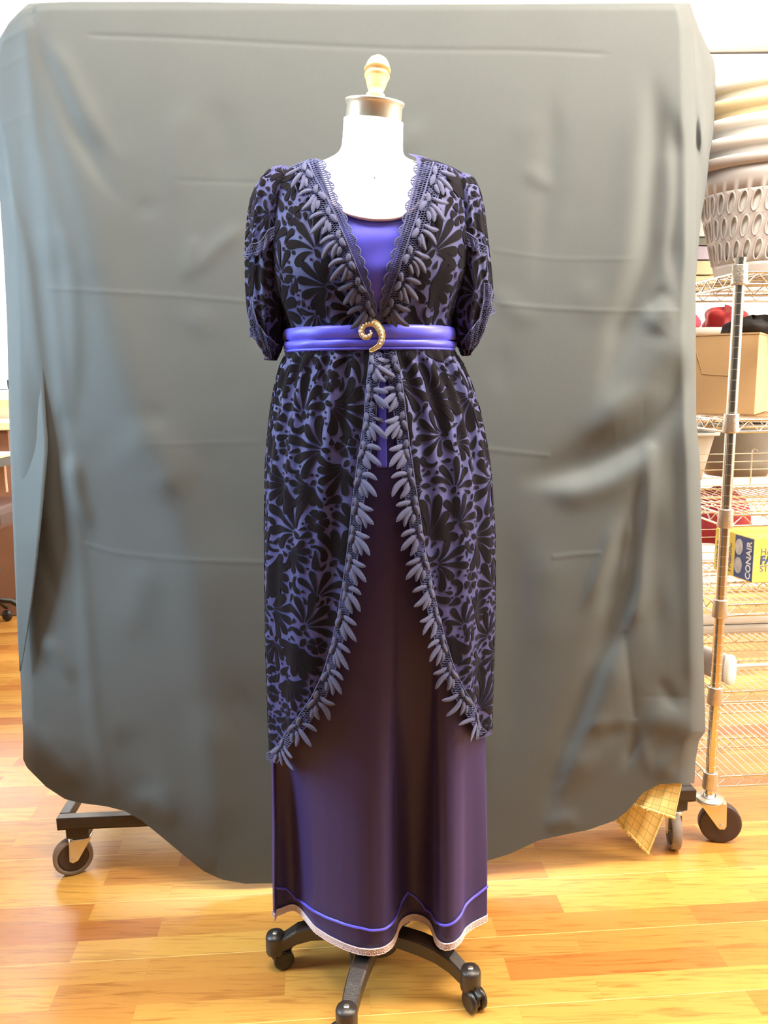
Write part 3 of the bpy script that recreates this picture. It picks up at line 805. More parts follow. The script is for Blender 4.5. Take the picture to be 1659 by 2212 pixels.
# ---- brooch ----
BY = YC-.115-.018
bc = P(803, 732, BY)
br = thing('brooch', 'antique gold comma-shaped brooch set with pale stones, pinned on the sash', 'brooch', bc)
path = [(800, 722, 2.5), (796, 728, 5), (789, 729, 6), (782, 722, 6), (781, 712, 6), (785, 703, 7), (794, 698, 8), (804, 697, 8.5), (814, 702, 8.5), (821, 712, 8.5), (825, 724, 7.5), (824, 736, 6.5), (819, 746, 5.5), (811, 752, 5), (802, 757, 4.5), (798, 758, 1.5)]
pts = [P(x, y, BY) for x, y, r in path]
def cat(pts, rs, n=6):
    out = []; ro = []
    for i in range(len(pts)-1):
        p0 = pts[max(i-1, 0)]; p1 = pts[i]; p2 = pts[i+1]; p3 = pts[min(i+2, len(pts)-1)]
        for k in range(n):
            t = k/n; out.append(0.5*((2*p1)+(p2-p0)*t+(2*p0-5*p1+4*p2-p3)*t*t+(3*p1-p0-3*p2+p3)*t**3)); ro.append(lerp(rs[i], rs[i+1], t))
    out.append(pts[-1]); ro.append(rs[-1]); return out, ro
cp, cr_ = cat(pts, [r*.00072 for _, _, r in path])
mb = MB(); mb.tube(cp, cr_, seg=12, flat=0.45, up=(0, 1, 0))
for i in range(0, len(cp)-1, 1):
    t = (cp[min(i+1, len(cp)-1)]-cp[i-1 if i else 0]).normalized(); n = t.cross(Vector((0, 1, 0)))
    for s in (-1, 1): mb.ell(cp[i]+n*cr_[i]*s*.9+Vector((0, -.0012, 0)), (.0010, .0010, .0010), nu=6, nv=4)
mb.build('setting', M['gold'], br)
for i in list(range(14, 74, 4)):
    mb = MB(); mb.ell(cp[i]+Vector((0, -.0030, 0)), (.0021, .0014, .0021), nu=8, nv=5)
    mb.build('stone', M['stone'], br)
for (x, y, r) in ((777, 716, 2.8), (783, 723, 3.0), (790, 727, 3.2), (797, 724, 3.2), (802, 720, 2.6), (800, 715, 2)):
    mb = MB(); mb.ell(P(x, y, BY-.004), (r*.0008, .0016, r*.0008), nu=8, nv=5); mb.build('stone', M['stone'], br)

# ================================================================== DRESS FORM
fx, fy = -0.022, 1.52
form = thing('dress_form', 'white dress form with light wood finial on a dark castered iron base', 'dress form', (fx, fy, 0))
fb = Body([(266, 742, 872, .052), (300, 740, 871, .053), (328, 737, 871, .056), (343, 725, 874, .060), (352, 703, 888, .066), (364, 665, 925, .074),
           (382, 628, 975, .084), (430, 606, 1000, .097), (480, 604, 1000, .118), (540, 606, 996, .135), (620, 615, 985, .135), (700, 632, 964, .112), (770, 632, 964, .112), (900, 620, 1005, .12), (1050, 605, 1020, .13)], sm=1)
mb = MB(); rows = []
ztop = fb.z1
for i in range(121):
    z = lerp(ztop, fb.z0+.02, i/120)
    row = []
    for j in range(64):
        th = 2*pi*j/64; p = fb.pt(th, z, -.001)
        if z > ztop-.09:  # the neck leans: its rim slopes forward and down to the right
            k = sstep(ztop-.09, ztop, z); p.z += -k*(0.10*(p.x-0.0)) - k*0.16*(fy-.02-p.y)*0.9
            p.y += -0.01*k
        row.append(p)
    rows.append(row)
mb.grid(rows, 0, closed=True, flip=True)
mb.build('torso', M['form'], form)
topring = rows[0]; cen = sum(topring, Vector())/len(topring)
ux = (topring[16]-topring[48]).normalized(); uy = (topring[32]-topring[0]).normalized(); un = ux.cross(uy).normalized()
if un.z < 0: un = -un
MT = Matrix((ux, uy, un)).transposed()
ra = (topring[16]-topring[48]).length/2; rb = (topring[32]-topring[0]).length/2
def neck_l(k, h): return [cen+MT @ Vector((ra*k*cos(2*pi*j/64), rb*k*sin(2*pi*j/64), h)) for j in range(64)]
mb = MB()
mb.grid([neck_l(.93, -.01), neck_l(.93, .022), neck_l(.97, .0255), neck_l(.99, .028), neck_l(.985, .0305), neck_l(.9, .0315), neck_l(.02, .0315)], closed=True)
mb.build('neck_cap', M['steel'], form)
mb = MB()
FT = P(818, 122, YC); FB = cen+un*.030; ax = (FT-FB); LF = ax.length; ax.normalize()
fu = ax.orthogonal().normalized(); fw = ax.cross(fu)
fin_prof = [(.0, .0), (.0135, .0), (.0145, .004), (.0165, .008), (.0165, .014), (.0140, .018), (.0125, .021), (.0130, .026), (.0155, .034), (.0175, .043), (.0195, .053), (.0215, .0575), (.0220, .0605),
            (.0200, .063), (.0185, .066), (.0190, .070), (.0225, .0725), (.0230, .0755), (.0215, .078), (.0205, .084), (.0185, .091), (.0150, .0985), (.0095, .104), (.004, .1065), (.0003, .107)]
kf = LF/.107
prof2 = []
for i in range(len(fin_prof)-1):
    for q in range(3): prof2.append((lerp(fin_prof[i][0], fin_prof[i+1][0], q/3), lerp(fin_prof[i][1], fin_prof[i+1][1], q/3)))
prof2.append(fin_prof[-1])
mb.grid([[FB+ax*(h*kf)+(fu*cos(2*pi*j/32)+fw*sin(2*pi*j/32))*r*1.0 for j in range(32)] for r, h in prof2], closed=True)
mb.build('finial', M['wood'], form)
# seam pins on the form (two small marks on the chest)
for q in ((812, 314), (809, 384)):
    a, z = fb.pix(*q); mb = MB(); mb.ell(fb.pt(a, z, .0), (.0012, .001, .0012), nu=6, nv=4); mb.build('pin', M['iron'], form)
# pole, hub, legs, casters
mb = MB(); mb.tube([(fx, fy, .06), (fx, fy, 1.12)], .016, seg=16); mb.build('pole', M['greymetal'], form)
mb = MB(); mb.lathe([(.0, .045), (.035, .045), (.04, .05), (.04, .10), (.034, .115), (.022, .125), (.0, .125)], (fx, fy, 0), 24); mb.build('hub', M['iron'], form)
mb = MB(); mb.tube([(fx-.055, fy-.015, .085), (fx-.055, fy-.03, .05), (fx-.055, fy-.035, .033)], .0045, seg=8)
mb.build('pedal', M['iron'], form)
for k, ang in enumerate((180, 254, 329, 41, 113)):
    a = R(ang); d = Vector((cos(a), sin(a), 0)); n = Vector((-sin(a), cos(a), 0))
    base = Vector((fx, fy, 0)); RL = .215 if ang == 180 else .21
    prof_l = [(.02, .098, .020, .018), (.06, .104, .021, .018), (.10, .107, .022, .0175), (.14, .104, .0215, .017), (.17, .094, .021, .016), (.19, .080, .020, .015), (RL, .066, .018, .014)]
    mb = MB(); rows = []
    for (x, z, h, w) in prof_l:
        c = base+d*x; rows.append([c+n*w*.75+Vector((0, 0, z-h*1.6)), c+n*w+Vector((0, 0, z-h*1.4)), c+n*w+Vector((0, 0, z-.004)), c+n*w*.8+Vector((0, 0, z)),
                                   c-n*w*.8+Vector((0, 0, z)), c-n*w+Vector((0, 0, z-.004)), c-n*w+Vector((0, 0, z-h*1.4)), c-n*w*.75+Vector((0, 0, z-h*1.6))])
    mb.grid(rows, closed=True, smooth=False)
    tip = base+d*RL
    mb.lathe([(.0, .036), (.019, .036), (.0205, .040), (.0205, .072), (.018, .078), (.0, .079)], (tip.x, tip.y, 0), 20)
    leg = mb.build('leg', M['iron'], form)
    mb = MB(); mb.lathe([(0, .0785), (.0055, .0785), (.0055, .0805), (0, .0805)], (tip.x, tip.y, 0), 10); mb.build('cap_screw', M['zinc'], leg)
    # twin wheel caster
    sw = R({180: 20, 254: 200, 329: -60, 41: 60, 113: 100}[ang]); cd = Vector((cos(sw), sin(sw), 0)); cn = Vector((-sin(sw), cos(sw), 0))
    wc = tip+cd*.014; wc.z = .0215
    mb = MB()
    Mw = Matrix((cd, Vector((0, 0, 1)), cn)).transposed()
    mb.lathe([(0, -.004), (.016, -.004), (.016, .004), (0, .004)], wc, 20, M4=Mw)
    mb.tube([Vector((tip.x, tip.y, .04)), Vector((tip.x, tip.y, .030))], .0075, seg=10)
    mb.tube([wc+Vector((0, 0, .012))-cd*.012, wc+Vector((0, 0, .0205)), wc+cd*.017+Vector((0, 0, .013))], .007, seg=8, flat=1.3)
    cst = mb.build('caster', M['blackplastic'], form)
    for s in (-1, 1):
        mb = MB(); mb.lathe([(.0, -.006), (.010, -.0065), (.0185, -.006), (.0215, -.003), (.0215, .003), (.0185, .006), (.010, .0065), (0, .006)], wc+cn*(.0115*s), 24, M4=Mw)
        mb.build('wheel', M['blackplastic'], cst)

# ================================================================== BACKDROP CLOTH
def YCL(x): return 1.80+0.06*x
# outline in photo pixels: left and right edge as x(y); bottom edge as y(x)
LE = [(62, 8), (20, 26), (-12, 60), (-30, 120), (-30, 250), (-14, 320), (0, 420), (8, 550), (15, 700), (18, 850), (22, 1000), (28, 1150), (35, 1320), (43, 1480), (50, 1640)]
RE = [(1490, 8), (1500, 60), (1502, 200), (1502, 330), (1503, 450), (1503, 700), (1504, 900), (1512, 1000), (1517, 1200), (1520, 1400), (1522, 1500), (1524, 1580), (1510, 1600), (1503, 1640), (1500, 1692)]
BE = [(50, 1640), (58, 1658), (100, 1700), (140, 1726), (170, 1734), (230, 1742), (270, 1752), (305, 1772), (340, 1800), (400, 1850), (440, 1882), (480, 1900), (530, 1909), (600, 1908),
      (750, 1900), (900, 1885), (1050, 1860), (1100, 1845), (1165, 1815), (1220, 1803), (1270, 1793), (1330, 1772), (1355, 1752), (1390, 1712), (1425, 1694), (1460, 1692), (1500, 1692)]
TE = [(62, 8), (150, 4), (400, 4), (800, 10), (1100, 9), (1400, 7), (1490, 7)]
lex, rex = poly_x(LE), poly_x(RE)
bey = lambda x: float(np.interp(x, [p[0] for p in BE], [p[1] for p in BE])); tey = lambda x: float(np.interp(x, [p[0] for p in TE], [p[1] for p in TE]))
NU, NV = 430, 520
u = np.linspace(0, 1, NU+1); v = np.linspace(0, 1, NV+1)
# pixel grid by marching: x from edges at nominal y, y from top/bottom at that x
PX = np.zeros((NV+1, NU+1)); PY = np.zeros((NV+1, NU+1))
for i, vv in enumerate(v):
    # nominal row
    yn = lerp(8, 1692, vv)
    x0, x1 = lex(min(yn, 1640)), rex(yn)
    xs = x0+(x1-x0)*u
    for j, x in enumerate(xs):
        xb = min(max(x, 50), 1500) if True else x
        yt = tey(min(max(x, 62), 1490)); yb = bey(xb)
        # near the top-left the cloth falls away over the corner
        if x < 62: yt = 8+(62-x)**1.15*0.32
        PX[i, j] = x; PY[i, j] = lerp(yt, yb, vv)
Hh = np.zeros_like(PX); AMPK = 0.72
def dist_poly(pts):
    """distance to polyline, signed side, and parameter 0..1"""
    best = np.full(PX.shape, 1e9); side = np.zeros(PX.shape); par = np.zeros(PX.shape)
    tot = sum(math.hypot(pts[i+1][0]-pts[i][0], pts[i+1][1]-pts[i][1]) for i in range(len(pts)-1)); acc = 0
    for (x0, y0), (x1, y1) in zip(pts[:-1], pts[1:]):
        dx, dy = x1-x0, y1-y0; L = math.hypot(dx, dy)
        t = np.clip(((PX-x0)*dx+(PY-y0)*dy)/L/L, 0, 1)
        d = np.hypot(PX-x0-t*dx, PY-y0-t*dy); m = d < best
        best[m] = d[m]; side[m] = np.sign((PX-x0)*dy-(PY-y0)*dx)[m]; par[m] = ((acc+t*L)/tot)[m]; acc += L
    return best, side, par
def smooth_pts(pts, n=24):
    t = np.linspace(0, 1, len(pts)); q = np.linspace(0, 1, n)
    xs = np.interp(q, t, [p[0] for p in pts]); ys = np.interp(q, t, [p[1] for p in pts])
    k = np.array([1, 2, 3, 2, 1.]); k /= k.sum()
    xs = np.convolve(np.pad(xs, 2, mode='reflect', reflect_type='odd'), k, 'valid'); ys = np.convolve(np.pad(ys, 2, mode='reflect', reflect_type='odd'), k, 'valid')
    return list(zip(xs, ys))
def ridge(pts, amp, w, skew=0.0, taper=(0.3, 0.35)):
    taper = (max(taper[0], .25), max(taper[1], .3)) if w > 11 else taper
    """positive amp = toward the viewer; skew makes one flank steeper (side +1 / -1)"""
    global Hh
    d, s, p = dist_poly(smooth_pts(pts))
    ww = w*(1-skew*s*0.6)
    tp = np.clip(p/max(taper[0], 1e-3), 0, 1)*np.clip((1-p)/max(taper[1], 1e-3), 0, 1)
    tp = tp*tp*(3-2*tp); ww = ww*(0.5+0.6*tp)
    end = np.exp(-d**2/(2*ww**2))
    Hh += amp*AMPK*end*tp
def step(pts, amp, w, lim=1e9, fade=200):
    """raise everything on side<0 of the line by amp over distance w (a lap or turned plane)"""
    global Hh
    d, s, p = dist_poly(smooth_pts(pts)); sd = d*s
    q = np.clip((sd+w)/(2*w), 0, 1); q = q*q*(3-2*q)
    far = np.clip((fade-np.abs(sd))/fade, 0, 1)
    tp = np.clip(p/.1, 0, 1)*np.clip((1-p)/.1, 0, 1)
    Hh += amp*q*far*tp
# big turned plane at the left: cloth falls back toward the left of this line
c1 = [(75, 60), (130, 240), (185, 480), (245, 740), (300, 930), (370, 1060), (410, 1200), (430, 1350), (445, 1500), (460, 1650), (475, 1850)]
d, s, p = dist_poly(smooth_pts(c1, 40)); sd = np.where(PX < np.interp(PY, [q[1] for q in c1], [q[0] for q in c1]), d, -d)
Hh -= 0.36*np.log1p(np.exp(np.clip(sd/16, -30, 30)))*16*0.00085
ridge(c1, .012, 40)
ridge([(70, 60), (110, 150), (160, 280), (230, 400), (290, 460)], -.010, 13, taper=(.05, .5))
ridge([(95, 70), (140, 160), (200, 270), (280, 380)], .008, 16, taper=(.05, .5))
# seam at the left with its facing strip
ridge([(52, 20), (70, 250), (90, 420), (118, 620), (125, 760), (148, 980), (165, 1130), (180, 1280), (190, 1450), (205, 1600), (240, 1740)], .008, 9, taper=(.02, .02))
ridge([(85, 250), (110, 420), (150, 560), (160, 800), (155, 960)], .010, 12)
ridge([(150, 960), (170, 1080), (195, 1150), (185, 1170)], .012, 10)
ridge([(130, 860), (150, 1000), (158, 1040)], -.010, 7)
ridge([(0, 330), (30, 440), (60, 560), (80, 760), (110, 900), (130, 960)], .010, 10, skew=.5)
ridge([(30, 640), (50, 850), (80, 1080), (120, 1250), (150, 1380)], .010, 22)
ridge([(80, 1080), (95, 1200), (120, 1280), (140, 1330)], -.008, 9)
ridge([(75, 1370), (110, 1400), (140, 1460), (155, 1500)], .012, 13)
ridge([(90, 1400), (120, 1450), (160, 1490)], -.010, 9)
ridge([(75, 1560), (100, 1620), (150, 1670), (190, 1710)], .014, 18)
ridge([(250, 1560), (300, 1640), (335, 1720), (360, 1750)], -.012, 22)
ridge([(275, 1750), (330, 1725), (360, 1760), (365, 1800)], .014, 16)
ridge([(440, 1500), (460, 1640), (470, 1750), (450, 1850)], .012, 30)
# broad waves in the centre
ridge([(290, 260), (250, 420), (300, 560)], .003, 30); ridge([(420, 200), (380, 300), (390, 470)], .004, 18); ridge([(440, 210), (475, 250), (500, 330), (480, 420)], -.003, 20)
ridge([(540, 480), (460, 540), (400, 610)], .006, 10); ridge([(430, 500), (410, 560), (395, 620)], .005, 8)
ridge([(270, 900), (350, 1000), (400, 1100)], .008, 35)
ridge([(330, 1200), (290, 1320), (260, 1400)], .006, 25); ridge([(480, 1100), (500, 1300), (540, 1600)], .010, 50)
# right side folds
ridge([(1410, 150), (1420, 300), (1405, 480), (1400, 560), (1345, 720), (1310, 820), (1285, 880)], -.030, 22, skew=-.3, taper=(.15, .12))
ridge([(1380, 130), (1385, 300), (1375, 480), (1330, 640), (1280, 740)], .010, 26)
ridge([(1460, 230), (1468, 400), (1455, 520), (1460, 600), (1475, 660)], -.020, 13, taper=(.2, .05))
ridge([(1440, 250), (1445, 430), (1432, 560), (1435, 620)], .014, 11)
ridge([(1485, 250), (1488, 450), (1488, 620), (1478, 672)], .010, 9)
ridge([(1396, 672), (1425, 640), (1440, 615)], -.010, 8); ridge([(1400, 720), (1430, 680), (1470, 672)], .016, 20)
ridge([(1475, 680), (1450, 780), (1400, 860), (1330, 900), (1240, 950)], .022, 30, taper=(.08, .2))
ridge([(1480, 720), (1455, 860), (1410, 910), (1350, 970), (1260, 1015), (1150, 1035), (1105, 1035)], -.034, 26, skew=.2, taper=(.12, .1))
ridge([(1405, 950), (1380, 1000), (1320, 1040), (1240, 1060), (1160, 1060)], .018, 22, taper=(.03, .3))
ridge([(1405, 950), (1400, 1080), (1385, 1200), (1380, 1300), (1360, 1360)], .016, 9, taper=(.05, .1))
ridge([(1385, 1000), (1375, 1120), (1355, 1250), (1330, 1330), (1290, 1440), (1250, 1560), (1200, 1680), (1165, 1790)], -.030, 20, taper=(.1, .05))
ridge([(1345, 1100), (1310, 1200), (1285, 1270), (1250, 1330)], .016, 9); ridge([(1350, 1110), (1335, 1210), (1310, 1290), (1300, 1350)], -.016, 8)
ridge([(1365, 1100), (1350, 1200), (1340, 1290)], .010, 6)
ridge([(1350, 1370), (1320, 1440), (1280, 1540), (1240, 1640), (1195, 1740)], .024, 26, taper=(.05, .1))
ridge([(1350, 1360), (1357, 1440), (1368, 1530), (1372, 1556)], -.012, 5, taper=(.05, .03))
ridge([(1372, 1556), (1320, 1565), (1260, 1570)], .010, 9); ridge([(1372, 1556), (1300, 1590), (1245, 1650)], -.012, 14)
ridge([(1372, 1556), (1372, 1600), (1350, 1660)], -.016, 10); ridge([(1372, 1556), (1400, 1650), (1400, 1690)], .010, 8)
ridge([(1523, 1580), (1450, 1560), (1380, 1556)], .018, 22, taper=(.05, .2)); ridge([(1523, 1580), (1460, 1640), (1400, 1690)], .012, 14, taper=(.05, .2))
ridge([(1515, 1590), (1480, 1640), (1460, 1690)], -.014, 14)
ridge([(1420, 1460), (1440, 1500), (1470, 1540)], -.010, 9)
ridge([(1415, 1050), (1418, 1250), (1422, 1450)], -.012, 16); ridge([(1482, 800), (1485, 1000), (1495, 1300), (1500, 1500)], .012, 10, taper=(.1, .1))
ridge([(1460, 900), (1455, 1100), (1465, 1350)], -.012, 22)
ridge([(1370, 1505), (1450, 1505), (1515, 1508)], -.004, 4)
ridge([(1195, 180), (1190, 350), (1175, 500), (1150, 640)], -.008, 16); ridge([(1130, 360), (1180, 400), (1190, 420)], .006, 12)
ridge([(1060, 620), (1120, 680), (1180, 690)], .004, 14); ridge([(1100, 1100), (1110, 1400), (1090, 1700)], -.008, 28); ridge([(1180, 1150), (1190, 1450)], .006, 30)
ridge([(1170, 1790), (1220, 1770), (1260, 1790)], .010, 10)
AMPK = 0.38; HB = Hh.copy()
# pressed crease lines
for pl, am in (([(170, 75), (400, 83), (620, 96), (900, 108), (1130, 108), (1330, 118)], -.0022), ([(95, 622), (200, 628), (400, 640), (540, 652)], .0016),
               ([(1060, 540), (1200, 560), (1380, 560)], .0012), ([(1070, 655), (1170, 665), (1300, 672), (1475, 672)], .0022),
               ([(175, 1172), (250, 1195), (400, 1210), (590, 1216)], .0022), ([(1190, 1205), (1240, 1198), (1300, 1194)], .003),
               ([(380, 390), (560, 395)], -.0012), ([(1050, 970), (1120, 978), (1190, 985)], .0022), ([(310, 960), (560, 955)], .001)):
    ridge(pl, am, 3.2, taper=(.04, .04))
HC = Hh-HB; Hh = HB.copy(); AMPK = 0.45
# small crumple
rng = np.random.RandomState(4)
for _ in range(60):
    x0 = rng.uniform(100, 1450); y0 = rng.uniform(60, 1700); a = rng.uniform(0, pi); L = rng.uniform(30, 140)
    ridge([(x0, y0), (x0+L*cos(a)*.5+rng.uniform(-12, 12), y0+L*sin(a)*.5), (x0+L*cos(a), y0+L*sin(a))], rng.uniform(-.006, .006), rng.uniform(10, 26), taper=(.4, .4))
def blur(a, n):
    k = np.hanning(n+2)[1:-1]; k /= k.sum(); h = n//2
    a = np.apply_along_axis(lambda r: np.convolve(np.pad(r, h, mode='edge'), k, 'valid'), 0, a)
    return np.apply_along_axis(lambda r: np.convolve(np.pad(r, h, mode='edge'), k, 'valid'), 1, a)
Hh = 0.2*Hh+0.8*blur(Hh, 15)+HC
# right edge turns back, left edge turns back
RX = np.vectorize(rex)(PY); Hh -= 0.05*np.clip((PX-(RX-34))/34, 0, 1)**2
LX = np.vectorize(lex)(np.minimum(PY, 1640)); Hh -= 0.03*np.clip(((LX+30)-PX)/30, 0, 1)**2
Hh -= 0.012*np.clip((24-PY)/24, 0, 1)**2
mb = MB(); rows = []
for i in range(NV+1):
    row = []
    for j in range(NU+1):
        d_ = ray(PX[i, j], PY[i, j]); t = 1.80/(d_[1]-0.06*d_[0])
        y = max(d_[1]*t-Hh[i, j]*1.0, 1.60)
        t2 = y/d_[1]; p = Vector((d_[0]*t2, y, CAMZ+d_[2]*t2)); p.z = max(p.z, .004)
        row.append(p)
    rows.append(row)
# the cloth goes on over the top rail and down a little behind
for k in range(1, 9):
    rows.insert(0, [p+Vector((0, 0.09*k, .006*sin(k/8*pi)-.01*k*(k > 6))) for p in rows[k-1 if False else 0]] if k == 1 else [p+Vector((0, .05, -.0004*k)) for p in rows[0]])
mb.grid(rows, 0)
mb_cloth = mb
cloth = mb.build('draped_cloth', M['cloth'])
tag(cloth, 'large charcoal nylon cloth draped over the rolling garment rack behind the dress', 'cloth')
# side drape at the top right: cloth folded round the rack's end
poly = [(1490, 8), (1508, 60), (1530, 110), (1543, 128), (1546, 170), (1543, 240), (1540, 300), (1533, 322), (1526, 400), (1515, 460), (1506, 560), (1503, 600)]
inner = [(1484, 8), (1484, 60), (1486, 110), (1486, 128), (1488, 170), (1488, 240), (1490, 300), (1490, 322), (1490, 400), (1490, 460), (1490, 560), (1490, 600)]
mb = MB(); rows = []
ol = densify(poly, 60); il = densify(inner, 60)
for k, ((xo, yo), (xi, yi)) in enumerate(zip(ol, il)):
    row = []
    for j in range(15):
        t = j/14; px = lerp(xi, xo, t); py = lerp(yi, yo, t)
        w = .020*sin(t*7+yo*.012)*sin(pi*t) + .030*math.exp(-((px-(1500+(py-130)*.10))/9)**2)*sstep(110, 150, py)*sstep(420, 330, py)
        row.append(P(px, py, 1.885+.20*t-w))
    rows.append(row)
mb.grid(rows, 0)
o = mb.build('end_drape', M['cloth'], cloth, solid=.001); o['label'] = 'folded end of the cloth bulging over the rack end'
# back flap of cloth at the left edge (the sheet behind the seam)
mb = MB(); rows = []
fl = [(2, 330), (8, 420), (22, 520), (30, 640), (36, 760), (44, 900), (56, 1040), (70, 1180), (90, 1320), (105, 1450)]
for (x, y) in densify(fl, 50):
    xe = lex(y)+1
    rows.append([P(lerp(xe, xe+(x+55-xe)*min(1, (1460-y)/500), j/8), y, YCL(-.8)+.10-.05*(j/8)*min(1, (1460-y)/300)) for j in range(9)])
mb.grid(rows); mb.build('back_layer', M['cloth'], cloth, solid=.001)

# ================================================================== GARMENT RACK
rl = F(130, 1925); rr_ = F(1480, 1865)
rack = thing('garment_rack', 'black steel rolling garment rack with grey casters under the charcoal cloth', 'garment rack', (0, 1.86, 0))
A0 = P(122, 1786, 1.83); B0 = P(1505, 1716, 1.93)
A0.z = .150; B0.z = .150
ex = (B0-A0); ex.z = 0; LW = ex.length; ex.normalize(); ey = Vector((-ex.y, ex.x, 0)); RM = Matrix((ex, ey, Vector((0, 0, 1)))).transposed()
DP = .50
def rp(x, y, z): return A0+ex*x+ey*y+Vector((0, 0, z-.150))
mb = MB()
mb.box(rp(LW/2, .0125, .150), (LW, .025, .027), rot=RM, bev=.002); mb.box(rp(LW/2, DP-.0125, .150), (LW, .025, .027), rot=RM, bev=.002)
mb.box(rp(LW/2, .0125, .1335), (LW, .018, .006), rot=RM)
mb.box(rp(.0125, DP/2, .150), (.025, DP-.052, .027), rot=RM, bev=.002); mb.box(rp(LW-.0125, DP/2, .150), (.025, DP-.052, .027), rot=RM, bev=.002)
mb.box(rp(LW/2, DP*.5, .150), (LW-.052, .16, .02), rot=RM)
mb.build('base_frame', M['blackpaint'], rack)
for x in (.055, LW-.055):
    mb = MB(); mb.box(rp(x, DP/2, 1.04), (.035, .035, 1.74), rot=RM, bev=.003); mb.build('upright', M['greymetal'], rack)
for y in (.06, DP-.06):
    pass
mb = MB(); mb.box(rp(LW/2, DP/2, 1.925), (LW-.08, .03, .03), rot=RM, bev=.003); mb.build('top_rail', M['greymetal'], rack)
for (x, y, ang, cx) in ((.045, .035, 205, 1), (LW-.045, .035, 262, 1), (.045, DP-.035, 60, 1), (LW-.045, DP-.035, 80, 1)):
    c = rp(x, y, 0); c.z = 0
    mb = MB(); mb.box((c.x, c.y, .1195), (.055, .055, .034), rot=RM, bev=.003); mb.build('corner_block', M['blackpaint'], rack)
    a = R(ang); d = Vector((cos(a), sin(a), 0)); n = Vector((-sin(a), cos(a), 0))
    wc = c+d*.022; wc.z = .0475
    Mw = Matrix((d, Vector((0, 0, 1)), n)).transposed()
    mb = MB()
    mb.lathe([(0, .100), (.026, .100), (.028, .097), (.024, .092), (0, .092)], (c.x, c.y, 0), 20)
    for s in (-1, 1):
        o0 = n*(.0175*s); pl = [c+o0+d*(-.022)+Vector((0, 0, .094)), c+o0+d*.030+Vector((0, 0, .094)), wc+o0+d*.010+Vector((0, 0, -.004)), wc+o0+d*.002+Vector((0, 0, -.010)), wc+o0-d*.010+Vector((0, 0, -.006))]
        th_ = n*(.0012)
        vs = [p-th_ for p in pl]+[p+th_ for p in pl]; k = len(pl)
        mb.add(vs, [tuple(range(k))[::-1], tuple(range(k, 2*k))]+[(i, (i+1) % k, k+(i+1) % k, k+i) for i in range(k)], 0, False)
    mb.box(c+Vector((0, 0, .0935))+d*.004, (.052, .037, .003), rot=Mw @ Matrix(((1, 0, 0), (0, 0, 1), (0, 1, 0))))
    mb.tube([wc-n*.021, wc+n*.021], .0055, seg=10)
    cst = mb.build('caster', M['zinc'], rack)
    mb = MB(); mb.lathe([(.037, -.010), (.0445, -.0125), (.0475, -.009), (.0475, .009), (.0445, .0125), (.037, .010)], wc, 36, M4=Mw); wh = mb.build('tyre', M['tyre_grey'], cst)
    mb = MB(); mb.lathe([(.0, -.009), (.030, -.008), (.037, -.010), (.037, .010), (.030, .008), (.0, .009)], wc, 36, M4=Mw); mb.build('wheel_hub', M['hub_dark'], cst)

# ================================================================== YELLOW CHECKED CLOTH hanging from the rack base
yt = thing('checked_towel', 'yellow checked woven cloth with frayed edges hanging under the charcoal cloth', 'towel', P(1420, 1760, 1.87))
def flap(tl, tr, br_, bl, Y, bow, name, fringe):
    mb = MB(); uv = []; n = 26; m = 22; rows = []
    a, b_, c, d_ = [Vector((p[0], p[1])) for p in (tl, tr, br_, bl)]
    for i in range(n+1):
        t = i/n; row = []
        for j in range(m+1):
            s = j/m; top = a.lerp(b_, s); bot = d_.lerp(c, s); q = top.lerp(bot, t)
            row.append(P(q.x, q.y, Y-.012*sin(pi*s)*t-bow*t+.002*sin(s*17)*t))
            uv.append((s*(tr[0]-tl[0])*.00105, t*math.hypot(bl[0]-tl[0], bl[1]-tl[1])*.00105))
        rows.append(row)
    mb.grid(rows); base = rows[-1]
    rg = random.Random(2)
    for i in range(0, m*4):
        s = i/(m*4); k = min(m-1, int(s*m)); p = base[k].lerp(base[k+1], s*m-k)
        up_ = (base[k]-rows[-3][k]).normalized()
        q = p+up_*rg.uniform(.003, .008)+Vector((rg.uniform(-.003, .003), rg.uniform(-.003, .001), 0))
        mb.tube([p, (p+q)/2+Vector((rg.uniform(-.001, .001), -.001, 0)), q], .0011, seg=4)
    while len(uv) < len(mb.v): uv.append((0.004, 0.004))
    mb.uv = uv
    return mb.build(name, M['checked'], yt, solid=.0018)
flap((1365, 1690), (1444, 1740), (1402, 1842), (1334, 1770), 1.885, .004, 'lower_layer', 1)
flap((1400, 1672), (1476, 1680), (1458, 1764), (1371, 1735), 1.862, .006, 'upper_layer', 1)

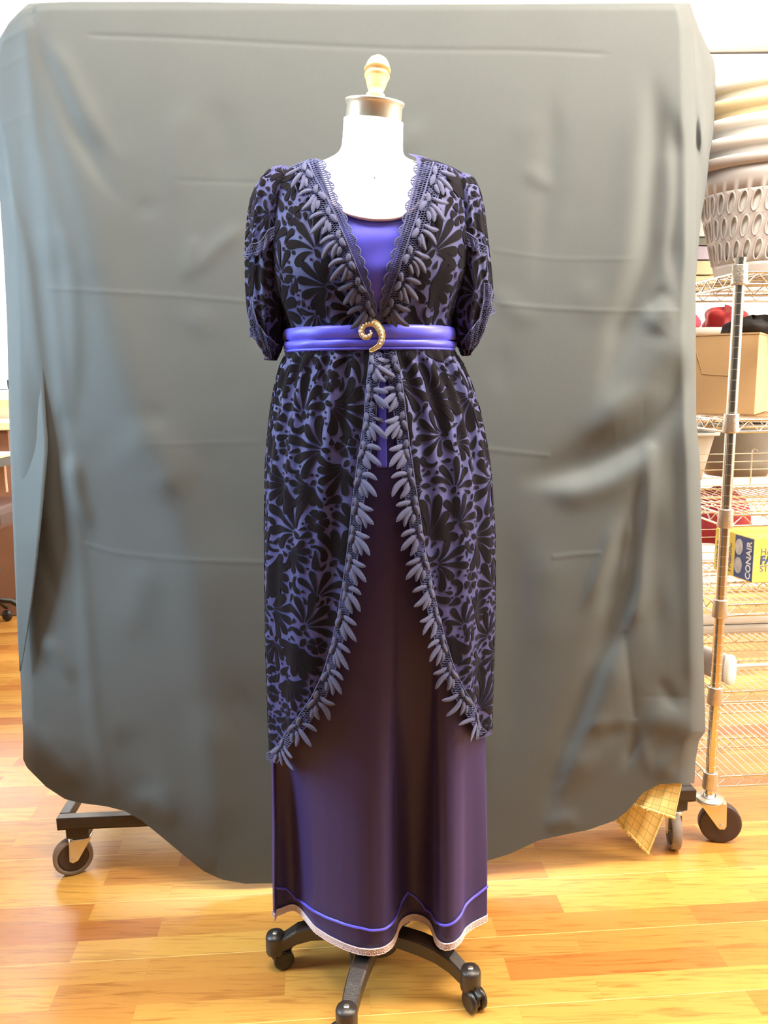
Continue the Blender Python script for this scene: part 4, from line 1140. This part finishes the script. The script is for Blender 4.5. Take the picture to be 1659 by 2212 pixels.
# ================================================================== WIRE SHELVING
def shelf_unit(loc, label, ncol):
    U = thing('wire_shelving_unit', label, 'shelving', loc, YAW)
    Lx, Dy = 1.05, .45
    Zs = [.178, .411, .642, .872, 1.105, 1.452]
    def q(x, y, z): return Vector(loc)+Matrix.Rotation(YAW, 3, 'Z') @ Vector((x, y, z))
    for (x, y) in ((0, 0), (Lx, 0), (0, Dy), (Lx, Dy)):
        mb = MB(); mb.tube([q(x, y, .125), q(x, y, 1.484)], .0127, seg=20)
        mb.tube([q(x, y, 1.478), q(x, y, 1.4845)], .0132, seg=20)
        z = .16
        while z < 1.47:
            mb.tube([q(x, y, z-.0005), q(x, y, z+.0005)], .0130, 1, seg=20, cap=True); z += .0254
        po = mb.build('post', [M['chrome'], M['zinc']], U)
        for zz in Zs:
            mb = MB(); mb.lathe([(.0130, -.026), (.0185, -.026), (.0195, -.023), (.0172, .012), (.0180, .018), (.0180, .020), (.0130, .020)], q(x, y, zz-.004), 20); mb.build('collar', M['collar'], po)
        # caster
        c = q(x, y, 0); a = R({(0, 0): -8}.get((x, y), 30)); d = Vector((cos(a), sin(a), 0)); n = Vector((-sin(a), cos(a), 0)); wc = c+d*.030; wc.z = .0535
        Mw = Matrix((d, Vector((0, 0, 1)), n)).transposed()
        mb = MB(); mb.lathe([(0, .134), (.014, .134), (.014, .126), (.033, .124), (.037, .119), (.036, .114), (.028, .110), (0, .110)], (c.x, c.y, 0), 28)
        mb.lathe([(.018, .128), (.022, .128), (.022, .122), (.018, .122)], (c.x, c.y, 0), 6)
        for s in (-1, 1):
            o0 = n*(.019*s); pl = [c+o0-d*.026+Vector((0, 0, .112)), c+o0+d*.040+Vector((0, 0, .115)), wc+o0+d*.012+Vector((0, 0, .0)), wc+o0+d*.008+Vector((0, 0, -.009)), wc+o0-d*.004+Vector((0, 0, -.010)), wc+o0-d*.011+Vector((0, 0, -.003))]
            vs = [p-n*.0013 for p in pl]+[p+n*.0013 for p in pl]; k = len(pl)
            mb.add(vs, [tuple(range(k))[::-1], tuple(range(k, 2*k))]+[(i, (i+1) % k, k+(i+1) % k, k+i) for i in range(k)], 0, False)
        mb.box(c+d*.007+Vector((0, 0, .1135)), (.066, .040, .003), rot=Mw @ Matrix(((1, 0, 0), (0, 0, 1), (0, 1, 0))))
        mb.tube([wc-n*.024, wc+n*.024], .005, seg=10)
        cs = mb.build('caster', M['zinc'], U)
        mb = MB(); mb.lathe([(0, -.012), (.040, -.012), (.050, -.013), (.0535, -.010), (.0535, .010), (.050, .013), (.040, .012), (0, .012)], wc, 40, M4=Mw); mb.build('wheel', M['hub_dark'], cs)
    for zz in Zs:
        mb = MB(); r1 = .0032
        def truss(a, b_):
            n = max(3, int((b_-a).length/.052)); up = Vector((0, 0, .028))
            mb.tube([a, b_], r1, seg=6); mb.tube([a-up, b_-up], r1, seg=6)
            pts = []
            for i in range(2*n+1): pts.append(a.lerp(b_, (i+.0)/(2*n))-(up*(.06 if i % 2 else .94)))
            mb.tube(pts, .0019, seg=5)
        truss(q(.018, 0, zz), q(Lx-.018, 0, zz)); truss(q(.018, Dy, zz), q(Lx-.018, Dy, zz))
        truss(q(0, .018, zz), q(0, Dy-.018, zz)); truss(q(Lx, .018, zz), q(Lx, Dy-.018, zz))
        truss(q(.0, Dy*.5, zz-.004), q(Lx, Dy*.5, zz-.004))
        x = .022
        while x < Lx-.01:
            mb.tube([q(x, -.003, zz+.003), q(x, Dy+.003, zz+.003)], .0013, seg=5); x += .0215
        for yy in (.15, .30): mb.tube([q(0, yy, zz-.001), q(Lx, yy, zz-.001)], .0019, seg=5)
        mb.build('wire_shelf', M['chrome'], U)
    return U, q, Zs
p0 = P(1533, 1700, 1.97)
U1, q1, ZS = shelf_unit((p0.x, 1.97, 0), 'front chrome wire shelving unit on casters, right of the charcoal cloth', 0)
off2 = Matrix.Rotation(YAW, 3, 'Z') @ Vector((0, .53, 0))
# copy for the unit behind
def copy_tree(o, parent=None, delta=None):
    c = o.copy(); C.objects.link(c)
    if parent is not None: c.parent = parent
    if delta is not None: c.location = Vector(c.location)+delta
    for ch in [k for k in bpy.data.objects if k.parent == o]: copy_tree(ch, c)
    return c
U2 = copy_tree(U1, None, off2)
U2['label'] = 'rear chrome wire shelving unit standing behind the front unit'
def q2(x, y, z): return q1(x, y+.53, z)
# ledges at the rear of two shelves (wire baskets' guard)
for zi, nm in ((3, 'a'), (2, 'b')):
    mb = MB(); z0 = ZS[zi]+.006
    y = .445
    for k in range(5): mb.tube([q1(-.0, y, z0+.024*k+.004), q1(1.05, y, z0+.024*k+.004)], .0017, seg=5)
    for x in (.02, .30, .58, .86, 1.04):
        mb.tube([q1(x-.0, y+.02, z0), q1(x, y, z0+.006), q1(x, y, z0+.108), q1(x+.004, y-.004, z0+.114), q1(x+.012, y-.01, z0+.108)], .0021, seg=6)
    mb.build('ledge', M['chrome'], U1)

# ---- things on the shelves ----
def basket(name, mat_, c, r0, r1, h, label, group, holes=True, depth=1.0, oval=.72):
    """laundry basket: tapering shell with oval holes, rolled rim with grip slots"""
    U = thing(name, label, 'laundry basket', c, .1, group)
    seg = 38; mb = MB()
    def bp(a, t, dr=0):
        r = lerp(r0, r1, t)+dr; return Vector(c)+Vector((r*cos(a), r*oval*sin(a), h*t))
    # floor
    mb.grid([[bp(2*pi*j/52, .012)*0+Vector(c)+Vector((k*r0*cos(2*pi*j/52), k*r0*oval*sin(2*pi*j/52), .003)) for j in range(52)] for k in (.02, .5, .97)], closed=True)
    bands = [(0, .13, 0), (.13, .33, 1), (.33, .53, 1), (.53, .73, 1), (.73, .92, 2)] if holes else [(0, .45, 0), (.45, .92, 0)]
    for (t0, t1, hl) in bands:
        if not hl:
            mb.grid([[bp(2*pi*j/52, lerp(t0, t1, i/4)) for j in range(52)] for i in range(5)], closed=True)
        elif hl == 1:
            for k in range(seg):
                a0, a1 = 2*pi*k/seg, 2*pi*(k+1)/seg; am_, tm = (a0+a1)/2, (t0+t1)/2; outer = []; inn = []
                for i in range(16):
                    g = 2*pi*i/16+pi/4; cx_, cy_ = cos(g), sin(g); m_ = max(abs(cx_), abs(cy_))
                    outer.append(bp(am_+cx_/m_*(a1-a0)/2, tm+cy_/m_*(t1-t0)/2)); inn.append(bp(am_+cx_*(a1-a0)*.33+.035*cy_, tm+cy_*(t1-t0)*.43, .0015))
                mb.add(outer+inn, [(i, (i+1) % 16, 16+(i+1) % 16, 16+i) for i in range(16)], 0)
                mb.tube(inn, .0014, seg=5, closed=True)
        else:
            for k in range(seg):
                a0, a1 = 2*pi*k/seg, 2*pi*(k+1)/seg
                mb.grid([[bp(lerp(a0, a1, j/3), lerp(t0, t1, i/2)) for j in range(4)] for i in range(3)])
    # rim
    mb.grid([[bp(2*pi*j/52, t, d) for j in range(52)] for t, d in ((.92, 0), (.925, .004), (.94, .016), (.985, .018), (1.0, .013), (1.0, .004), (.93, -.002))], closed=True)
    mb.build('body', mat_, U, solid=.0025, merge=True)
    # two grips hanging inside the rim
    for a in (pi+.12, .12):
        mb = MB(); mb.grid([[bp(a-.17+.034*j, t, d) for j in range(11)] for t, d in ((.985, .014), (.97, .024), (.91, .024), (.90, .012))]); mb.build('grip', M['pail'] if not holes else mat_, U, solid=.004)
    return U
bz = ZS[5]+.006
bc_ = q1(.225, .22, bz)
gcol = [('greyplastic', 'grey laundry basket with oval holes, lowest of the stack on the top shelf'), ('whiteplastic', 'white laundry basket nested directly in the grey basket'),
        ('whiteplastic', 'white laundry basket second from the top, below the cream one\'s rim'), ('creamplastic', 'cream laundry basket with a tan rim near the top of the stack'),
        ('whiteplastic', 'white laundry basket, topmost of the stack')]
order = [0, 1, 2, 3, 4]
for k in order:
    m_, lb = gcol[k]
    if k == 2: lb = 'white laundry basket in the middle of the stack, just under the cream one'
    basket('laundry_basket', M[m_], (bc_.x, bc_.y, bz+.044*k), .165, .235, .285, lb, 'laundry baskets stacked on the top shelf', holes=(k == 0))
# folded towels at the left end of the top shelf, behind the baskets
def towel(c, d, m_, label, rz=YAW):
    mb = MB(); n = 9
    Rm = Matrix.Rotation(rz, 3, 'Z'); rows = []
    # folded towel: stack of rounded layers swept front to back
    for i in range(13):
        y = lerp(-.5, .5, i/12)*d[1]; row = []
        for j in range(20):
            a = 2*pi*j/20; x = cos(a); z = sin(a)
            x = math.copysign(abs(x)**.35, x)*d[0]/2; z = math.copysign(abs(z)**.6, z)*d[2]/2
            z += .002*sin(x*60+i)
            k = 1 if 0 < i < 12 else .92
            row.append(Vector(c)+Rm @ Vector((x*k, y, z*k+d[2]/2)))
        rows.append(row)
    mb.grid(rows, closed=True); mb.add(list(rows[0]), [tuple(range(20))], 0, False); mb.add(list(rows[-1]), [tuple(range(20))[::-1]], 0, False)
    o = mb.build('folded_towel', M[m_]); return tag(o, label, 'towel', 'folded towels on the rear top shelf')
tz = ZS[5]+.006
for (dz, h, m_, lb) in ((0, .045, 'beigetowel', 'beige folded towel, lowest of the pile left of the baskets'), (.046, .042, 'beigetowel', 'beige folded towel, second from the bottom of the pile'),
                        (.089, .040, 'lilactowel', 'lilac grey folded towel in the pile left of the baskets'), (.130, .022, 'darktowel', 'dull green folded towel above the lilac one'),
                        (.153, .055, 'whiteplastic', 'white folded towel on top of the pile')):
    c = q2(-.09+.16, .10, tz+dz); towel(c, (.30, .28, h), m_, lb)
# coil of white wire standing on the towels
mb = MB(); cc = q2(-.005, .10, tz+.21)
mb.tube([cc+Vector((.016*cos(i*.7), .016*sin(i*.7), i*.0016)) for i in range(60)], .003, seg=6)
tag(mb.build('spring_coil', M['whiteplastic']), 'white wire coil standing on the towel pile', 'coil')

# cardboard box on the shelf below
def carton(name, c, d, rz, m_, label, cat):
    U = thing(name, label, cat, c, rz)
    mb = MB(); Rm = Matrix.Rotation(rz, 3, 'Z'); mb.box(Vector(c)+Vector((0, 0, d[2]/2)), d, rot=Rm, bev=.002)
    mb.build('carton_body', M[m_], U); return U, Rm
_rb = R(-32); _cb = P(1640, 735, 2.10); _ob = Matrix.Rotation(_rb, 3, 'Z') @ Vector((-.088, .125, 0))
bx = carton('cardboard_box', Vector((_cb.x+_ob.x, _cb.y+_ob.y, ZS[4]+.006)), (.176, .25, .205), _rb, 'card', 'brown cardboard box with taped flaps on the second shelf', 'box')
def loc_of(U, v): return Vector(U.location)+Matrix.Rotation(U.rotation_euler[2], 3, 'Z') @ Vector(v)
def decal(U, name, quad, m_, y, th=.0006):
    """flat label on the front (-y) face; quad in local x,z"""
    mb = MB(); vs = [loc_of(U, (x, y-th, z)) for x, z in quad]; bk = [loc_of(U, (x, y+.001, z)) for x, z in quad]; k = len(quad)
    mb.add(vs+bk, [tuple(range(k))]+[(i, (i+1) % k, k+(i+1) % k, k+i) for i in range(k)], 0, False)
    return mb.build(name, M[m_], U)
mb = MB(); mb.tube([loc_of(bx[0], (-.075, -.1255, .20)), loc_of(bx[0], (-.045, -.1255, .105)), loc_of(bx[0], (.02, -.1255, .100))], .0009, seg=4); mb.build('flap_edge', M['card'], bx[0])
mb = MB(); mb.box(loc_of(bx[0], (0, 0, .2065)), (.179, .253, .004), rot=bx[1]); mb.build('top_flap', M['card'], bx[0])
# black cloth on the box
def lump(name, c, d, m_, label, cat, seed, nu=28, nv=16, amp=.25, group=None):
    mb = MB(); rg = random.Random(seed); ph = [rg.uniform(0, 6) for _ in range(8)]; rows = []
    for i in range(nv+1):
        a = -pi/2+pi*i/nv; row = []
        for j in range(nu):
            t = 2*pi*j/nu; k = 1+amp*(.5*sin(3*t+ph[0]+2*a)+.35*sin(7*t+ph[1]-3*a)+.3*sin(5*a+ph[2]+t)+.2*sin(11*t+4*a+ph[3]))
            z = sin(a)*d[2]; z = max(z*k, -d[2]*.55)
            row.append(Vector(c)+Vector((cos(a)*cos(t)*d[0]*k, cos(a)*sin(t)*d[1]*k, z+d[2]*.55)))
        rows.append(row)
    mb.grid(rows, closed=True)
    return tag(mb.build(name, M[m_], subsurf=1), label, cat, group)
lump('black_garment', loc_of(bx[0], (.05, .03, .210)), (.08, .08, .030), 'blackcloth', 'crumpled black cloth lying on the cardboard box', 'cloth', 3)
# white basket with red clothes on the rear unit
wb = basket('clothes_basket', M['whiteplastic'], q2(.19, .22, ZS[4]+.006), .21, .25, .245, 'white slotted plastic basket behind the cardboard box', None, holes=False)
wb['category'] = 'basket'
lump('red_garment', q2(.10, .16, ZS[4]+.252), (.115, .10, .050), 'redcloth', 'crumpled bright red and pink clothing heaped in the white basket', 'clothing', 5)
lump('dusky_red_garment', q2(.315, .17, ZS[4]+.252), (.065, .08, .045), 'redbag', 'dusky red cloth in the white basket, right of the bright red heap', 'clothing', 9)
# white bin with label on the rear unit
def bin_(c, w0, w1, d_, h, m_, label):
    U = thing('storage_bin', label, 'bin', c, YAW); mb = MB()
    def ring(w, dd, z): 
        out = []
        for j in range(32):
            a = 2*pi*j/32; x = math.copysign(abs(cos(a))**.3, cos(a)); y = math.copysign(abs(sin(a))**.3, sin(a)); out.append(loc_of(U, (x*w/2, y*dd/2, z)))
        return out
    mb.grid([ring(w0*.02, d_*.02, .003), ring(w0, d_*.85, .003), ring(lerp(w0, w1, .5), d_*.93, h*.5), ring(w1, d_, h*.93), ring(w1+.006, d_+.006, h*.94), ring(w1+.026, d_+.026, h*.95), ring(w1+.028, d_+.028, h), ring(w1+.004, d_+.004, h)], closed=True)
    mb.build('body', M[m_], U, solid=.002); return U
sb_ = bin_(q2(.115, .17, ZS[3]+.006), .215, .27, .30, .155, 'binplastic', 'pale grey plastic bin with a paper label behind the wire ledge')
decal(sb_, 'paper_label', [(-.065, .035), (.03, .035), (.03, .115), (-.065, .115)], 'label', -.148, .003)
decal(sb_, 'label_print', [(-.058, .085), (-.022, .085), (-.022, .108), (-.058, .108)], 'labelblue', -.150, .004)
decal(sb_, 'label_print', [(-.050, .055), (-.028, .055), (-.028, .072), (-.050, .072)], 'labeldark', -.150, .004)
lump('black_bag', q2(.055, .10, ZS[3]+.13), (.05, .07, .05), 'blackcloth', 'black bundle poking out of the pale grey bin', 'bag', 12)
lump('grey_clothing', q2(.17, .20, ZS[3]+.10), (.06, .10, .07), 'whiteplastic', 'pale folded cloth standing up in the grey bin', 'cloth', 13)
mb = MB(); pc = q2(.40, .20, ZS[3]+.006)
mb.lathe([(.0, .002), (.098, .002), (.112, .05), (.125, .16), (.130, .168), (.128, .175), (.12, .17)], pc, 40)
pu = mb.build('metal_pail', M['pail'], None, solid=.0015); tag(pu, 'dull grey round tub on the shelf right of the pale grey bin', 'tub')
# red bag
lump('red_bag', q2(.065, .22, ZS[2]+.006), (.12, .12, .125), 'redbag', 'dark red soft bag behind the lower wire ledge', 'bag', 21, amp=.10)
lump('maroon_bag', q2(.36, .22, ZS[2]+.006), (.11, .11, .115), 'redbag', 'maroon bundle behind the yellow box', 'bag', 23, amp=.12)
# fabric steamer box
_rs = R(13); _cs = P(1630, 1160, 2.16); _os = Matrix.Rotation(_rs, 3, 'Z') @ Vector((.11, .085, 0)); SBc = Vector((_cs.x+_os.x, _cs.y+_os.y, ZS[2]+.006))
ybx, Ry = carton('steamer_box', SBc, (.22, .17, .125), _rs, 'yellowcard', 'yellow and blue steamer carton on the shelf right of the front post', 'box')
# blue side panel on the left (-x) face with white discs and lettering
def side_decal(U, name, quad, m_, x, th=.0006):
    mb = MB(); vs = [loc_of(U, (x-th, y, z)) for y, z in quad]; bk = [loc_of(U, (x+.001, y, z)) for y, z in quad]; k = len(quad)
    mb.add(vs+bk, [tuple(range(k))]+[(i, (i+1) % k, k+(i+1) % k, k+i) for i in range(k)], 0, False)
    return mb.build(name, M[m_], U)
def text(U, s, size, m_, loc, rot, name='lettering', bold=0.0, align='LEFT'):
    cu = bpy.data.curves.new(name, 'FONT'); cu.body = s; cu.size = size; cu.extrude = .0004; cu.offset = bold; cu.align_x = align
    tmp = bpy.data.objects.new(name, cu); C.objects.link(tmp); bpy.context.view_layer.update()
    me = bpy.data.meshes.new_from_object(tmp.evaluated_get(bpy.context.evaluated_depsgraph_get())); bpy.data.objects.remove(tmp)
    me.name = name; me.materials.clear(); me.materials.append(M[m_])
    o = bpy.data.objects.new(name, me); C.objects.link(o); o.parent = U; o.location = loc; o.rotation_euler = rot
    return o
def side_text(U, s, size, m_, y, z, x, bold=.0):
    # lettering on the left face, reading upward
    o = text(U, s, size, m_, (x, y, z), (0, 0, 0), bold=bold)
    o.rotation_euler = Matrix(((0, 0, -1), (0, 1, 0), (1, 0, 0))).to_euler(); return o
side_decal(ybx, 'blue_panel', [(-.085, .003), (-.085, .122), (-.008, .122), (-.008, .003)], 'blueink', -.1105)
for zc in (.090, .038):
    side_decal(ybx, 'picture_disc', [(-.026+.016*cos(2*pi*i/24), zc+.023*sin(2*pi*i/24)) for i in range(24)], 'picture', -.1118)
side_text(ybx, 'CONAIR', .028, 'whiteink', -.078, .006, -.1118, .0007)
side_text(ybx, 'FABRIC', .026, 'greyink', .008, .010, -.1112, .0005)
side_text(ybx, 'STEAMER', .022, 'greyink', .036, .008, -.1112, .0004)
side_text(ybx, 'HANDHELD', .015, 'greyink', .062, .010, -.1112, .0003)
for s, sz, z, bo, m_ in (('HANDHELD', .026, .078, .0, 'greyink'), ('FABRIC', .033, .052, .0014, 'blueink'), ('STEAMER', .026, .030, .0, 'greyink')):
    text(ybx, s, sz, m_, (-.088, -.0856, z), (pi/2, 0, 0), bold=bo)
# grey rounded-end board and white bars lying on the fourth shelf
mb = MB(); zf = ZS[1]+.010
def slab(a, b_, w, h):
    d = (b_-a); L = d.length; d.normalize(); n = Vector((-d.y, d.x, 0)); rows = []
    for k in range(25):
        t = pi*k/24; 
    prof = [(cos(t)*h/2, sin(t)*h/2) for t in [pi/2+pi*i/10 for i in range(11)]]+[(cos(t)*h/2, sin(t)*h/2) for t in [-pi/2+pi*i/10 for i in range(11)]]
    return d, n, L
ga = q1(-.07, .30, zf+.045); gb = q1(.045, .03, zf+.040)
d = (gb-ga).normalized(); n = Vector((0, 0, 1)); sd = d.cross(n)
def oval(c, wv, hv, k=1.0): return [c+n*(hv*k*sin(2*pi*j/28))+sd*(wv*k*math.copysign(abs(cos(2*pi*j/28))**.6, cos(2*pi*j/28))) for j in range(28)]
mb.grid([oval(ga, .016, .038), oval(gb-d*.004, .016, .038), oval(gb, .014, .036), oval(gb, .014, .036, .02)], closed=True)
gbo = mb.build('rail_body', M['greyplastic'])
gu = thing('folded_rail', 'grey rail with white rounded end lying on a lower shelf beside the post', 'rail', gb)
gbo.parent = gu; gbo.matrix_parent_inverse = Matrix.Translation(gb).inverted()
mb = MB(); mb.grid([oval(gb+d*.001, .017, .040), oval(gb+d*.012, .017, .040), oval(gb+d*.016, .014, .036), oval(gb+d*.016, .014, .036, .02)], closed=True); mb.build('end_cap', M['whiteplastic'], gu)
mb = MB(); mb.tube([q1(.055, .035, zf+.046), q1(1.0, .035, zf+.046)], .0045, seg=12); tag(mb.build('white_rod', M['whiteplastic']), 'thin white rod running right from the rounded end cap', 'rod', None)
mb = MB(); mb.box(q1(.42, .40, zf+.028), (1.0, .05, .026), rot=Matrix.Rotation(YAW, 3, 'Z'), bev=.008); tag(mb.build('grey_bar', M['binplastic']), 'lower long pale grey bar at the back of the lower shelf', 'bar')
mb = MB(); mb.box(q1(.42, .395, zf+.0575), (1.0, .03, .030), rot=Matrix.Rotation(YAW, 3, 'Z'), bev=.010); tag(mb.build('white_bar', M['whiteplastic']), 'upper long off-white bar at the back of the lower shelf', 'bar')

# ================================================================== LEFT BACKGROUND
# brown desk by the window, dark table in front of it, chair base
dk = thing('desk', 'brown wooden desk under the bright window at the left edge', 'desk', (-2.45, 4.3, 0))
zt_ = P(10, 912, 4.1).z
mb = MB(); mb.box((-2.85, 4.30, zt_-.02), (2.0, .44, .04), bev=.004); mb.build('desk_top', M['creamplastic'], dk)
mb = MB(); mb.box((-2.85, 4.13, zt_/2-.02), (1.9, .03, zt_-.05)); mb.build('front_panel', M['desk'], dk)
tb = thing('work_table', 'table with black edge and pale rim at the left edge', 'table', (-1.95, 3.1, 0))
ztb = P(10, 1005, 2.9).z
mb = MB(); mb.box((-2.15, 3.16, ztb-.022), (1.25, .52, .036), bev=.003); mb.build('table_top', M['blackplastic'], tb)
mb = MB(); mb.box((-2.15, 3.16, ztb), (1.26, .53, .008)); mb.build('edge_rim', M['creamplastic'], tb)
mb = MB(); mb.box((-2.15, 3.36, ztb-.10), (1.15, .02, .12)); mb.build('modesty_panel', M['pinkboard'], tb)
for x in (-2.65, -1.95):
    for y in (2.98, 3.34):
        mb = MB(); mb.box((x, y, ztb/2-.02), (.035, .035, ztb-.04)); mb.build('leg', M['blackpaint'], tb)
ccx, ccy = -1.95, 3.75
ch = thing('office_chair', 'dark office chair with curved metal base at the left edge', 'chair', (ccx, ccy, 0))
cz = P(10, 1120, 3.6).z
mb = MB(); mb.box((ccx, ccy, cz), (.48, .44, .10), bev=.03); mb.build('seat', M['darkwood'], ch)
mb = MB(); mb.tube([(ccx, ccy, .14), (ccx, ccy, cz-.03)], .025, seg=12); mb.build('column', M['blackplastic'], ch)
mb = MB(); mb.tube([(ccx-.2, ccy-.18, cz-.10), (ccx, ccy-.2, cz-.13), (ccx+.2, ccy-.2, cz-.10)], .012, seg=8); mb.tube([(ccx-.2, ccy-.2, cz-.24), (ccx+.22, ccy-.2, cz-.23)], .012, seg=8); mb.build('foot_rest', M['blackplastic'], ch)
for k in range(5):
    a = 2*pi*k/5+.3; dx, dy = cos(a), sin(a)
    mb = MB(); mb.tube([(ccx, ccy, .20), (ccx+.15*dx, ccy+.15*dy, .17), (ccx+.28*dx, ccy+.28*dy, .075)], .014, seg=8); mb.build('leg', M['blackplastic'], ch)
    mb = MB(); mb.ell((ccx+.28*dx, ccy+.28*dy, .03), (.028, .022, .03)); mb.build('wheel', M['blackplastic'], ch)
# foot of a stool at the lower left edge
sf = F(-6, 2072)
st = thing('stool', 'dark brown wooden stool whose foot shows at the lower left edge', 'stool', (sf.x-.2, sf.y, 0))
mb = MB(); mb.lathe([(0, .43), (.24, .43), (.25, .44), (.25, .46), (.24, .47), (0, .47)], (sf.x-.33, sf.y+.08, 0), 32); mb.build('seat', M['darkwood'], st)
for dx, dy in ((0, 0), (-.30, -.02), (-.24, .22), (-.48, .20)):
    mb = MB(); mb.tube([(sf.x-.015+dx, sf.y+dy, 0), (sf.x-.06+dx*.8, sf.y+dy, .44)], [.011, .015], seg=12); mb.build('leg', M['darkwood'], st)
bpy.context.view_layer.update()
